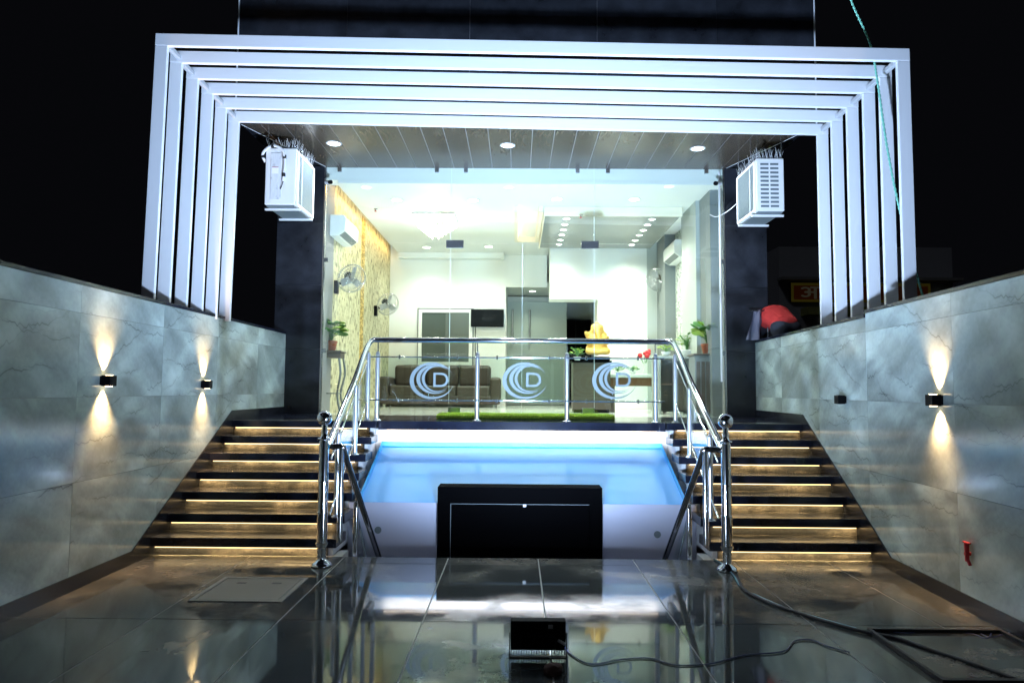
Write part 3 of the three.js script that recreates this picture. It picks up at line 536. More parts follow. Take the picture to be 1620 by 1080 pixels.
// ---------------------------------------------------------------- railings
const RZ = CZ - 8.28;
function logo(parent, cx, cy, z) {
  const s = 0.52 / 580, o = grp('etched_logo', parent);
  const cres = (x0, y0, rx, ry, a0, a1, w) => {
    const out = [], inn = [], n = 60;
    for (let i = 0; i <= n; i++) { const t = a0 + (a1 - a0) * i / n, th = w * Math.pow(Math.sin(Math.PI * i / n), 1.1) + 1.5, c = Math.cos(t), q = Math.sin(t); out.push(V(x0 + rx * c, y0 + ry * q, 0)); inn.push(V(x0 + (rx - th) * c, y0 + (ry - th * 0.8) * q, 0)); }
    return new THREE.Shape([...out, ...inn.reverse()]);
  };
  const D = new THREE.Shape(); D.moveTo(20, -80); D.lineTo(110, -80); D.bezierCurveTo(180, -80, 212, -45, 212, 12); D.bezierCurveTo(212, 70, 180, 104, 110, 104); D.lineTo(20, 104); D.lineTo(20, -80);
  const hole = new THREE.Path(); hole.moveTo(50, -54); hole.lineTo(50, 78); hole.lineTo(108, 78); hole.bezierCurveTo(160, 78, 184, 55, 184, 12); hole.bezierCurveTo(184, -30, 160, -54, 108, -54); hole.lineTo(50, -54); D.holes.push(hole);
  const rad = Math.PI / 180;
  for (const sh of [cres(0, 0, 288, 238, 22 * rad, 345 * rad, 52), cres(35, 20, 235, 190, 48 * rad, 310 * rad, 46), cres(60, 25, 190, 172, 40 * rad, 318 * rad, 34), D]) {
    const g = new THREE.ExtrudeGeometry(sh, { depth: 2, bevelEnabled: false, curveSegments: 16 }); g.scale(s, s, 0.001); g.translate(cx, cy, z); part('frosted_mark', uvm(g), M.etched, o);
  }
}
{
  const r = thing('bridge_railing', 'chrome railing with etched glass panels across the bridge', 'railing');
  const yT = atZ(830, 539, RZ).y, xa = atZ(590, 537, RZ).x, xb = atZ(1062, 540, RZ).x, y1 = atZ(830, 566, RZ).y, y2 = atZ(830, 634, RZ).y;
  part('top_rail', cyl(V(xa, yT, RZ), V(xb, yT, RZ), 0.031, 0.031, 24), M.chrome, r);
  const posts = [597, 755, 897, 1037].map((p) => atZ(p, 600, RZ).x);
  for (const x of posts) {
    const p = grp('post', r, [x, PLAT, RZ]);
    part('tube', lathe([[0, 0], [0.05, 0], [0.05, 0.008], [0.03, 0.014], [0.027, 0.03], [0.027, 0.76], [0.022, 0.79], [0.012, 0.805], [0, 0.806]]), M.satin, p);
    part('pin', new THREE.CylinderGeometry(0.007, 0.007, yT - PLAT - 0.8, 10), M.chrome, p, [0, (yT - PLAT + 0.8) / 2, 0]);
  }
  for (const y of [y1, y2]) part('rod', cyl(V(posts[0] - 0.12, y, RZ + 0.034), V(posts[3] + 0.1, y, RZ + 0.034), 0.008), M.chrome, r);
  const lc = [683, 830, 972];
  for (let i = 0; i < 3; i++) {
    const gp = part('glass_panel', box(posts[i] + 0.045, posts[i + 1] - 0.045, y2 - 0.005, y1 + 0.005, RZ + 0.016, RZ + 0.024), M.railGlass, r), c = atZ(lc[i], 602, RZ + 0.026);
    for (const t of [0.22, 0.8]) for (const y of [y1, y2]) part('glass_clamp', rbox(mixN(posts[i], posts[i + 1], t) - 0.01, mixN(posts[i], posts[i + 1], t) + 0.01, y - 0.025, y + 0.025, RZ + 0.0, RZ + 0.046), M.chrome, gp);
    logo(gp, c.x, c.y, RZ + 0.026);
  }
}
function stairRail(side) {
  const left = side < 0, r = thing('stair_railing', left ? 'chrome stair railing with ball topped newel beside the stairs under the lit sconces' : 'chrome stair railing with ball topped newel at the stairs by the cables', 'railing');
  const nb = left ? atD(508, 890, 6.09) : atD(1151, 893, 6.06), nx = nb.x, nz = nb.z, y0 = 0;
  const nw = grp('newel_post', r, [nx, y0, nz]);
  part('base', lathe([[0, 0.002], [0.085, 0.002], [0.088, 0.012], [0.075, 0.03], [0.045, 0.05], [0.034, 0.065], [0.042, 0.08], [0.034, 0.095], [0.042, 0.11], [0.034, 0.125], [0.042, 0.14], [0.034, 0.155], [0.044, 0.17], [0.052, 0.19], [0.052, 0.2]]), M.chrome, nw);
  part('shaft', lathe([[0.044, 0.2], [0.044, 0.44], [0.047, 0.442], [0.047, 0.455], [0.044, 0.457], [0.041, 0.46], [0.041, 0.7], [0.045, 0.702], [0.045, 0.722], [0.041, 0.724], [0.041, 1.05], [0.03, 1.06]]), M.chrome, nw);
  part('neck', lathe([[0.03, 1.06], [0.052, 1.065], [0.055, 1.075], [0.03, 1.085], [0.024, 1.12], [0.032, 1.135], [0.024, 1.15], [0.028, 1.175], [0.02, 1.19]]), M.chrome, nw);
  part('ball', new THREE.SphereGeometry(0.064, 32, 20), M.chrome, nw, [0, 1.245, 0]);
  const yT = atZ(830, 539, RZ).y, corner = left ? atZ(588, 537, RZ) : atZ(1063, 540, RZ), foot = V(nx + (left ? 0.02 : -0.02), 1.0, nz - 0.03);
  corner.y = yT;
  part('handrail', tube([foot, foot.clone().lerp(corner, 0.5), foot.clone().lerp(corner, 0.985), corner.clone().add(V(left ? 0.03 : -0.03, 0.004, -0.005))], 0.031, 40, 20), M.chrome, r);
  const tx = corner.x + (left ? -0.03 : 0.03), along = (t, dy) => V(mixN(foot.x, tx, t), mixN(foot.y, yT, t) + dy, mixN(foot.z, RZ, t));
  for (const dy of [-0.2, -0.68]) part('rod', cyl(along(0.07, dy), along(1.0, dy), 0.008), M.chrome, r);
  // posts at the top, middle and low end of the flight
  for (const [t, k] of [[0.985, 6.99], [0.62, 5], [0.21, 2]]) {
    const q = along(t, 0), yb = Math.round(k) === 7 ? PLAT : RISE * k, h = q.y - 0.13 - yb, p = grp('post', r, [q.x, yb, q.z]);
    part('tube', lathe([[0, 0], [0.045, 0], [0.045, 0.008], [0.03, 0.014], [0.026, 0.03], [0.026, h - 0.02], [0.014, h], [0, h]]), M.satin, p);
    part('pin', new THREE.CylinderGeometry(0.007, 0.007, 0.13, 8), M.chrome, p, [0, h + 0.06, 0]);
  }
  // glass infill between the posts
  const quad = (t0, t1) => { const a = along(t0, -0.24), b = along(t1, -0.24), c = along(t1, -0.64), d = along(t0, -0.64), g = []; for (const o of [-0.004, 0.004]) { const q = new THREE.BufferGeometry(); q.setAttribute('position', new THREE.Float32BufferAttribute([d, c, b, d, b, a].flatMap((v) => [v.x + o, v.y, v.z]), 3)); q.computeVertexNormals(); g.push(uvm(q)); } return merge(g); };
  part('glass_panel', quad(0.65, 0.96), M.railGlass, r); part('glass_panel', quad(0.25, 0.59), M.railGlass, r);
  // basement handrail that leaves the newel and dives into the pit
  const b = thing('basement_handrail', left ? 'dark steel handrail diving into the pit beside the warm lit stairs under two lit sconces' : 'dark steel handrail diving into the pit beside the stairs with the cables', 'handrail');
  const s0 = left ? atD(524, 706, 6.1) : atD(1143, 711, 6.08), s1 = left ? atD(541, 706, 6.1) : atD(1115, 711, 6.08), s2 = left ? atD(597, 874, 6.72) : atD(1055, 876, 6.72), far = s2.clone().add(s2.clone().sub(s1).multiplyScalar(0.25));
  part('rail', tube([s0, s0.clone().lerp(s1, 0.6), s1, s1.clone().lerp(s2, 0.12), s1.clone().lerp(s2, 0.5), s2, far], 0.027, 60, 16), std({ color: rgb(0.3, 0.31, 0.33), metalness: 1, roughness: 0.16 }), b);
  const mid = s1.clone().lerp(s2, 0.42), low = s1.clone().lerp(s2, 0.62); low.x += left ? -0.06 : 0.06;
  const pb = V(low.x + (left ? -0.03 : 0.03), -0.02, low.z - 0.05);
  part('post', cyl(V(pb.x, -0.5, pb.z), V(pb.x, low.y + 0.1, pb.z), 0.026), M.chrome, b); part('pin', cyl(V(pb.x, low.y + 0.1, pb.z), V(pb.x, low.y + 0.22, pb.z), 0.007), M.chrome, b);
  part('lower_rod', cyl(V(pb.x, low.y + 0.02, pb.z - 0.01), V(far.x - (left ? 0.1 : -0.1), -0.5, far.z), 0.012), M.steel, b);
  part('glass_panel', (() => { const a = V(pb.x + (left ? 0.03 : -0.03), low.y - 0.03, pb.z), g = new THREE.BufferGeometry(), c = far.clone().add(V(left ? -0.06 : 0.06, 0, 0)); g.setAttribute('position', new THREE.Float32BufferAttribute([a.x, -0.6, a.z, c.x, -0.6, c.z, c.x, c.y - 0.05, c.z, a.x, -0.6, a.z, c.x, c.y - 0.05, c.z, a.x, a.y, a.z], 3)); g.computeVertexNormals(); return uvm(g); })(), M.railGlass, b);
  part('elbow_post', cyl(V(s1.x - (left ? 0.005 : -0.005), 0.2, s1.z), V(s1.x - (left ? 0.005 : -0.005), s1.y - 0.01, s1.z), 0.024), M.chrome, b);
}
stairRail(-1); stairRail(1);

// ---------------------------------------------------------------- grass mat
{
  const a = atD(692, 658, 8.95), b = atD(971, 661, 8.95), m = thing('grass_mat', 'green artificial grass mat on the landing behind the railing', 'mat', [0, PLAT, 0]);
  const z0 = -2.95, z1 = -2.3, g = new RoundedBoxGeometry(b.x - a.x, 0.045, z1 - z0, 4, 0.02); g.translate((a.x + b.x) / 2, 0.0235, (z0 + z1) / 2);
  part('backing', uvm(g, 1), std({ map: tGrass, roughness: 0.95 }), m);
  const blade = new THREE.BufferGeometry(); blade.setAttribute('position', new THREE.Float32BufferAttribute([-0.0035, 0, 0, 0.0035, 0, 0, 0.001, 0.03, 0.008], 3)); blade.computeVertexNormals();
  const N = 14000, im = new THREE.InstancedMesh(blade, std({ color: rgb(1, 1, 0.4), roughness: 0.8, side: THREE.DoubleSide }), N), mm = new THREE.Matrix4(), q = new THREE.Quaternion(), e = new THREE.Euler();
  for (let i = 0; i < N; i++) { e.set(R(-0.5, 0.5), R(0, 6.3), R(-0.5, 0.5)); q.setFromEuler(e); const zz = R(z0 + 0.01, z1 + 0.002), fr = rnd() < 0.3; mm.compose(V(R(a.x + 0.01, b.x - 0.01), fr ? R(0.01, 0.044) : 0.043, fr ? z1 : zz), q, V(1, R(0.6, 1.1), 1)); im.setMatrixAt(i, mm); const k = R(0.55, 1.05); im.setColorAt(i, rgb(0.7 * k, 0.85 * k, 0.4 * k)); }
  im.name = 'grass_blades'; im.userData.kind = 'stuff'; shade(im); m.add(im);
}

// ---------------------------------------------------------------- outdoor air conditioners hung from the soffit
function outdoorAC(left) {
  const f0 = left ? atD(423, 234, 8.5) : atD(1197, 250, 8.5), f1 = left ? atD(466, 326, 8.5) : atD(1242, 336, 8.5), x0 = f0.x - (left ? 0.02 : 0), x1 = f1.x, w = x1 - x0, yb = f1.y, yt = f0.y, h = yt - yb, Lz = 0.78, zf = -2.0;
  const a = thing('outdoor_ac_unit', left ? 'white outdoor air conditioner with hoses on its end hung under the soffit' : 'white outdoor air conditioner with slotted end panel hung under the soffit', 'air conditioner', [x0, yb, zf]);
  part('casing', rbox(0, w, 0.02, h, -Lz, 0, 0.012, 3), M.acWhite, a);
  const inn = left ? w : 0, dir = left ? 1 : -1, SX = (a0, b0) => [Math.min(inn + dir * a0, inn + dir * b0), Math.max(inn + dir * a0, inn + dir * b0)];
  { const [p, q] = SX(0.0005, 0.006); part('coil_guard', box(p, q, 0.06, h - 0.05, -Lz + 0.07, -0.09), M.acGrey, a); }
  { const fins = [], [p, q] = SX(0.006, 0.012); for (let i = 0; i < 34; i++) { const y = 0.07 + i * (h - 0.13) / 33; fins.push(box(p, q, y - 0.0028, y + 0.0028, -Lz + 0.075, -0.095)); } part('guard_wires', merge(fins), M.acFin, a).userData.kind = 'stuff'; }
  { const [p, q] = SX(0.0005, 0.014); part('guard_bar', box(p, q, 0.05, h - 0.04, -0.235, -0.222), M.acWhite, a); part('guard_frame', merge(box(p, q, 0.03, 0.055, -Lz + 0.03, -0.04), box(p, q, h - 0.048, h - 0.025, -Lz + 0.03, -0.04), box(p, q, 0.056, h - 0.049, -0.088, -0.04), box(p, q, 0.056, h - 0.049, -Lz + 0.03, -Lz + 0.068)), M.acWhite, a); }
  if (left) {
    part('service_panel', rbox(0.07, 0.2, 0.08, h - 0.06, 0.0005, 0.01, 0.003), M.white, a);
    part('panel_label', box(0.085, 0.165, 0.4, 0.48, 0.0105, 0.0115), std({ color: rgb(0.9, 0.88, 0.86), roughness: 0.5 }), a);
    part('label_stripe', box(0.085, 0.165, 0.478, 0.484, 0.012, 0.0125), M.red, a);
    part('hose', tube([V(0.23, 0.3, 0.02), V(0.245, 0.42, 0.03), V(0.25, 0.55, 0.035), V(0.22, h - 0.04, 0.05), V(0.12, h + 0.01, 0.05), V(0.02, h - 0.02, 0.03), V(-0.04, h - 0.09, 0), V(-0.02, h - 0.16, -0.05)], 0.017, 50, 12), M.acWhite, a);
    for (const p of [V(0.245, 0.6, 0.036), V(0.1, h + 0.012, 0.05), V(0.238, 0.38, 0.03), V(-0.036, h - 0.1, -0.005)]) part('hose_tape', cyl(p.clone().add(V(0, -0.022, 0)), p.clone().add(V(0, 0.022, 0)), 0.021), M.rubber, a);
    part('drip_tube', tube([V(0.23, 0.3, 0.022), V(0.22, 0.25, 0.03), V(0.2, 0.2, 0.03)], 0.005, 12, 6), M.rubber, a);
  } else {
    for (let i = 0; i < 11; i++) for (const x of [0.045, 0.165]) { const y = h - 0.075 - i * 0.052; part('vent_slot', rbox(x, x + 0.1, y - 0.013, y + 0.013, 0.0005, 0.003, 0.001), M.acGrey, a); }
    part('wire', tube([V(-0.02, 0.3, -Lz + 0.05), V(-0.07, 0.26, -Lz - 0.2), V(-0.14, 0.26, -Lz - 0.5), V(-0.18, 0.33, -Lz - 0.66)], 0.006, 24, 6), M.white, a);
  }
  part('base_tray', merge(box(0.02, w - 0.02, 0.0, 0.019, -Lz + 0.03, -0.03)), M.acGrey, a);
  for (const z of [-0.12, -Lz + 0.14]) part('foot_bracket', rbox(-0.03, w + 0.03, -0.025, -0.001, z - 0.02, z + 0.02, 0.004), M.acWhite, a);
  for (const [x, z] of [[0.02, -0.02], [w - 0.02, -0.02], [0.02, -Lz + 0.03], [w - 0.02, -Lz + 0.03], [inn - dir * 0.01, -0.24]]) part('hanger_rod', cyl(V(x, h - 0.01, z), V(x, SOF - yb - 0.002, z), 0.006), M.steel, a);
  const sp = []; for (let i = 0; i < 26; i++) { const t = i / 25; for (const ln of [0, 1]) { const base = ln ? V(inn - dir * 0.02, h, -0.03 - t * (Lz - 0.06)) : V(0.015 + t * (w - 0.03), h, -0.03), tip = base.clone().add(V(R(-0.05, 0.05), R(0.09, 0.135), R(-0.05, 0.05))); sp.push(cyl(base, tip, 0.0028, 0.0012, 5)); } } part('bird_spikes', merge(sp), M.white, a).userData.kind = 'stuff';
}
outdoorAC(true); outdoorAC(false);
// cameras beside the glass
for (const [px, py, s] of [[519, 288, 1], [1136, 290, -1]]) {
  const p = atZ(px, py, GZ + 0.16), c = thing('security_camera', s > 0 ? 'small bullet camera with white bracket beside the hose fitted air conditioner' : 'small bullet camera with white bracket beside the slotted air conditioner', 'camera', [p.x, p.y, p.z]);
  part('bracket', merge(cyl(V(-s * 0.06, 0.03, -0.12), V(-s * 0.03, 0.0, -0.04), 0.02, 0.014), new THREE.SphereGeometry(0.024, 14, 10).translate(-s * 0.06, 0.03, -0.13)), M.white, c);
  part('body', cyl(V(-s * 0.04, 0.005, -0.03), V(s * 0.04, -0.012, 0.04), 0.026), M.white, c); part('lens_hood', cyl(V(s * 0.03, -0.01, 0.03), V(s * 0.052, -0.015, 0.055), 0.03), M.black, c);
}
// ---------------------------------------------------------------- green rope
{
  const r = thing('hanging_rope', 'pale green twisted rope hanging across the portal posts', 'rope');
  const pts = [[1335, -45], [1347, 0], [1378, 72], [1389, 130], [1402, 220], [1420, 315], [1442, 400], [1463, 476], [1475, 510]].map(([x, y]) => atD(x, y, 6.69));
  pts.push(V(4.02, 1.0, pts[8].z), V(4.08, 0.0, pts[8].z));
  const cv = new THREE.CatmullRomCurve3(pts), mk = (ph) => { const o = []; for (let i = 0; i <= 420; i++) { const p = cv.getPoint(i / 420), a = i * 0.9 + ph; o.push(p.add(V(0.006 * Math.cos(a), 0, 0.006 * Math.sin(a)))); } return new THREE.TubeGeometry(new THREE.CatmullRomCurve3(o), 420, 0.0065, 5); };
  const m = std({ color: rgb(0.2, 0.55, 0.42), roughness: 0.8 }); part('strand', mk(0), m, r); part('strand', mk(Math.PI), m, r);
}

// ---------------------------------------------------------------- smooth bodies from joined capsules
function capsules(list, k, res, pad = 0.06) {                       // list of [ax,ay,az,ra, bx,by,bz,rb]
  const lo = V(1e9, 1e9, 1e9), hi = V(-1e9, -1e9, -1e9);
  for (const c of list) for (const [o, q] of [[0, 3], [4, 7]]) { const r = c[q] + pad; lo.min(V(c[o] - r, c[o + 1] - r, c[o + 2] - r)); hi.max(V(c[o] + r, c[o + 1] + r, c[o + 2] + r)); }
  const half = hi.clone().sub(lo).multiplyScalar(0.5), mid = hi.clone().add(lo).multiplyScalar(0.5), s = Math.max(half.x, half.y, half.z) * 1.05;
  const mc = new MarchingCubes(res, M.skin, false, false, 120000); mc.isolation = 0; const hf = res / 2;
  for (let z = 0; z < res; z++) for (let y = 0; y < res; y++) for (let x = 0; x < res; x++) {
    const p = [mid.x + s * (x - hf) / hf, mid.y + s * (y - hf) / hf, mid.z + s * (z - hf) / hf]; let acc = 0;
    for (const c of list) {
      const dx = c[4] - c[0], dy = c[5] - c[1], dz = c[6] - c[2], L = dx * dx + dy * dy + dz * dz || 1e-9, t = clamp(((p[0] - c[0]) * dx + (p[1] - c[1]) * dy + (p[2] - c[2]) * dz) / L);
      acc += Math.exp(-k * (Math.hypot(p[0] - c[0] - t * dx, p[1] - c[1] - t * dy, p[2] - c[2] - t * dz) - mixN(c[3], c[7], t)));
    }
    mc.field[x + y * res + z * res * res] = clamp(Math.log(acc + 1e-30) / k, -0.5, 0.5);
  }
  mc.update();
  const n = mc.count, g = new THREE.BufferGeometry(), P = new Float32Array(n * 3), N = new Float32Array(n * 3);
  for (let i = 0; i < n; i++) { P[3 * i] = mc.positionArray[3 * i] * s + mid.x; P[3 * i + 1] = mc.positionArray[3 * i + 1] * s + mid.y; P[3 * i + 2] = mc.positionArray[3 * i + 2] * s + mid.z; for (let q = 0; q < 3; q++) N[3 * i + q] = mc.normalArray[3 * i + q]; }
  g.setAttribute('position', new THREE.BufferAttribute(P, 3)); g.setAttribute('normal', new THREE.BufferAttribute(N, 3)); return uvm(g, 4);
}

// ---------------------------------------------------------------- room furnishing
{ // sofa
  const z = -7.9, x0 = atZ(598, 600, z).x, x1 = atZ(792, 600, z).x, s = thing('sofa', 'long dark brown leather sofa against the white back wall', 'sofa', [x0, PLAT, z]), w = x1 - x0;
  part('base', rbox(0.02, w - 0.02, 0.06, 0.24, -0.78, 0, 0.03), M.leather, s);
  for (const x of [0, w - 0.22]) part('armrest', rbox(x, x + 0.22, 0.1, 0.62, -0.8, 0.02, 0.07, 4), M.leather, s);
  for (let i = 0; i < 3; i++) { const a = 0.22 + i * (w - 0.44) / 3, b = 0.22 + (i + 1) * (w - 0.44) / 3; part('seat_cushion', rbox(a + 0.004, b - 0.004, 0.22, 0.44, -0.72, 0.01, 0.05, 4), M.leather, s); part('back_cushion', rbox(a + 0.004, b - 0.004, 0.42, 0.88, -0.86, -0.6, 0.08, 4), M.leather, s); }
  for (const x of [0.1, w - 0.14]) for (const q of [-0.06, -0.74]) part('leg', box(x, x + 0.05, 0, 0.06, q, q + 0.05), M.steel, s);
}
{ // window in the back wall
  const a = atZ(664, 489, BK + 0.03), b = atZ(745, 574, BK + 0.03), w = thing('interior_window', 'white framed sliding window in the back wall above the sofa', 'window', [a.x, b.y, BK]), W1 = b.x - a.x, H1 = a.y - b.y;
  part('outer_trim', merge(box(-0.05, W1 + 0.05, H1, H1 + 0.025, 0.001, 0.03), box(-0.05, -0.025, -0.05, H1, 0.001, 0.03), box(W1 + 0.025, W1 + 0.05, -0.05, H1, 0.001, 0.03)), M.midGrey, w);
  for (const g of [box(-0.024, 0.05, -0.05, H1 - 0.001, 0.002, 0.04), box(W1 - 0.05, W1 + 0.024, -0.05, H1 - 0.001, 0.002, 0.04), box(0.051, W1 - 0.051, -0.05, 0.02, 0.002, 0.04), box(0.051, W1 - 0.051, H1 - 0.07, H1 - 0.001, 0.002, 0.04)]) part('frame', g, M.roomWhite, w);
  const dark = std({ color: rgb(0.09, 0.11, 0.1), roughness: 0.15 });
  part('pane', box(0.052, W1 * 0.52, 0.021, H1 - 0.071, 0.004, 0.014), dark, w); part('pane', box(W1 * 0.5, W1 - 0.052, 0.021, H1 - 0.071, 0.016, 0.026), std({ color: rgb(0.14, 0.16, 0.15), roughness: 0.15 }), w);
}
{ // television
  const a = atZ(745, 489, BK + 0.1), b = atZ(797, 517, BK + 0.1), t = thing('television', 'flat black television on the white wall beside the window', 'television', [a.x, b.y, BK]), w = b.x - a.x, h = a.y - b.y;
  part('screen_panel', rbox(0, w, 0, h, 0.06, 0.1, 0.006), M.blackGloss, t); part('screen_glass', box(0.012, w - 0.012, 0.016, h - 0.012, 0.1005, 0.102), std({ color: rgb(0.012, 0.014, 0.016), roughness: 0.08 }), t); part('wall_mount', box(w * 0.3, w * 0.7, h * 0.3, h * 0.7, 0.001, 0.059), M.black, t);
  part('hanging_cable', tube([V(0.1, 0, 0.05), V(0.1, -0.4, 0.03), V(0.12, -0.75, 0.04), V(0.16, -0.82, 0.04)], 0.008, 20, 6), M.rubber, t);
}
{ // glass doors at the end of the passage
  const z = BK3 + 0.9, d = thing('passage_doors', 'frosted double doors with long steel handles at the passage end', 'doors', [0, PLAT, z]);
  const fg = std({ color: rgb(0.4, 0.46, 0.43), roughness: 0.2 }), a = atZ(811, 520, z).x, b = atZ(838, 520, z).x, m = (a + b) / 2;
  part('door_leaf', box(-0.24, m - 0.004, 0.01, 2.5, -0.012, 0), fg, d); part('door_leaf', box(m + 0.004, 1.2, 0.01, 2.5, -0.012, 0), fg, d); part('overpanel', box(-0.24, 1.2, 2.505, 2.62, -0.02, 0.01), M.roomGrey, d);
  for (const x of [a, b]) { const y0 = atZ(824, 545, z).y - PLAT, y1 = atZ(824, 490, z).y - PLAT; part('door_handle', cyl(V(x, y0, 0.06), V(x, y1, 0.06), 0.022), M.steel, d); for (const y of [y0 + 0.08, y1 - 0.08]) part('handle_stud', cyl(V(x, y, 0), V(x, y, 0.06), 0.012), M.steel, d); }
}
{ // dark cabinet opening behind the counter
  const z = BK3 + 0.25, a = atZ(886, 504, z), b = atZ(936, 504, z), c = thing('dark_cabinet', 'tall dark cabinet in the recess behind the golden statue', 'cabinet', [a.x, PLAT, z]), w = b.x - a.x, h = a.y - PLAT;
  part('carcass', rbox(0, w, 0, h, -0.2, 0, 0.01), std({ color: rgb(0.02, 0.028, 0.03), roughness: 0.25 }), c); part('door', box(0.02, w / 2 - 0.005, 0.03, h - 0.03, 0.0005, 0.012), M.blackGloss, c); part('door', box(w / 2 + 0.005, w - 0.02, 0.03, h - 0.03, 0.0005, 0.012), M.blackGloss, c);
}
{ // reception counter with statue
  const z = -5.2, a = atZ(906, 570, z), b = atZ(967, 570, z), c = thing('reception_counter', 'dark brown counter carrying the golden statue', 'counter', [a.x, PLAT, z]), w = b.x - a.x, h = a.y - PLAT;
  part('front_panel', rbox(0.01, w - 0.01, 0.05, h - 0.03, -0.45, 0, 0.005), M.counter, c); part('top', rbox(-0.01, w + 0.01, h - 0.029, h, -0.47, 0.02, 0.006), M.blackGloss, c); part('plinth', box(0.03, w - 0.03, 0, 0.049, -0.42, -0.03), M.black, c);
  const y = PLAT + h, p = atZ(945, 540, z - 0.2).x;
  const s = thing('golden_statue', 'golden seated figure statue on a dark base', 'statue', [p, y, z - 0.2]);
  part('base', rbox(-0.2, 0.2, 0.001, 0.07, -0.14, 0.14, 0.02), M.black, s);
  const L = []; const add = (ax, ay, az, ra, bx, by, bz, rb) => L.push([ax, ay, az, ra, bx, by, bz, rb]);
  add(0, 0.16, 0, 0.11, 0, 0.26, 0, 0.105); add(0, 0.3, -0.01, 0.09, 0, 0.36, 0, 0.075); add(0, 0.44, 0.02, 0.068, 0, 0.46, 0.02, 0.066); add(-0.03, 0.51, 0.01, 0.05, 0.03, 0.51, 0.01, 0.05); add(0, 0.55, 0, 0.045, 0, 0.57, 0, 0.04); add(-0.13, 0.3, -0.05, 0.05, -0.12, 0.4, -0.06, 0.05); add(0.13, 0.3, -0.05, 0.05, 0.12, 0.4, -0.06, 0.05);
  for (const q of [-1, 1]) { add(q * 0.06, 0.12, 0.05, 0.06, q * 0.15, 0.11, 0.1, 0.05); add(q * 0.15, 0.11, 0.1, 0.045, q * 0.02, 0.09, 0.15, 0.035); add(q * 0.09, 0.36, 0, 0.045, q * 0.15, 0.26, 0.04, 0.035); add(q * 0.15, 0.26, 0.04, 0.034, q * 0.16, 0.34, 0.12, 0.028); add(q * 0.075, 0.45, 0, 0.04, q * 0.1, 0.43, -0.01, 0.03); }
  add(0, 0.42, 0.08, 0.03, 0.02, 0.3, 0.13, 0.022); add(-0.05, 0.52, -0.02, 0.055, 0.05, 0.52, -0.02, 0.055); add(-0.15, 0.36, 0.0, 0.04, -0.19, 0.42, 0.03, 0.03); add(-0.12, 0.16, -0.04, 0.07, 0.12, 0.16, -0.04, 0.07);
  const fg = capsules(L, 70, 72, 0.05), fq = fg.attributes.position, fn = fg.attributes.normal; for (let i = 0; i < fq.count; i++) { const k = 0.13 * (fbm(fq.getX(i) * 38 + 7, fq.getY(i) * 38 + fq.getZ(i) * 27, 2, 9) - 0.5) + 0.03 * (vn(fq.getX(i) * 70, fq.getY(i) * 70 + fq.getZ(i) * 50, 4) - 0.5); fq.setXYZ(i, fq.getX(i) + fn.getX(i) * k, fq.getY(i) + fn.getY(i) * k, fq.getZ(i) + fn.getZ(i) * k); } fg.deleteAttribute('normal'); fg.computeVertexNormals();
  part('figure', fg, std({ color: rgb(0.8, 0.5, 0.12), metalness: 0.6, roughness: 0.32, bumpMap: tPaint, bumpScale: 0.02 }), s, [0, 0.05, 0]);
}
function leafGeo(len, wid, droop) { const g = new THREE.PlaneGeometry(wid, len, 4, 6), q = g.attributes.position; for (let i = 0; i < q.count; i++) { const v = (q.getY(i) + len / 2) / len, w = Math.sin(Math.PI * Math.pow(clamp(v, 0.02, 0.98), 0.75)); q.setXYZ(i, q.getX(i) * w, v * len * Math.cos(droop * v), -v * len * Math.sin(droop * v) * 0 + Math.abs(q.getX(i)) * 0.35 * w + v * v * len * droop * 0.4); } g.computeVertexNormals(); return g; }
const leafA = leafGeo(0.2, 0.17, 0.9), leafB = leafGeo(0.21, 0.14, 0.7), leafS = leafGeo(0.09, 0.05, 0.6);
function pottedPlant(pos, label, group, potMat, potH, potR, leaf, mats, n, spread, height) {
  const p = thing('potted_plant', label, 'plant', pos, group);
  part('pot', lathe([[0, 0], [potR * 0.7, 0], [potR * 0.95, potH * 0.78], [potR * 1.05, potH * 0.78], [potR * 1.05, potH], [potR * 0.9, potH], [potR * 0.85, potH * 0.85], [0, potH * 0.85]]), potMat, p);
  for (let i = 0; i < n; i++) {
    const a = i * 2.4 + R(-0.3, 0.3), t = (i + 0.5) / n, rr = spread * Math.sqrt(R(0.15, 1)) * (1 - 0.35 * t), y = potH * 0.9 + height * (0.35 + 0.65 * t), b = V(Math.cos(a) * rr, y, Math.sin(a) * rr);
    const l = part('leaf', leaf, mats[i % mats.length], p, b.toArray()); l.rotation.set(0, 0, 0); l.rotateY(-a + Math.PI / 2); l.rotateX(R(0.7, 1.35)); l.rotateY(R(-0.4, 0.4)); l.scale.setScalar(R(0.75, 1.2));
    part('stem', tube([V(0, potH * 0.85, 0), V(b.x * 0.3, mixN(potH, y, 0.6), b.z * 0.3), b], 0.004, 8, 5), M.leaf, p);
  }
}
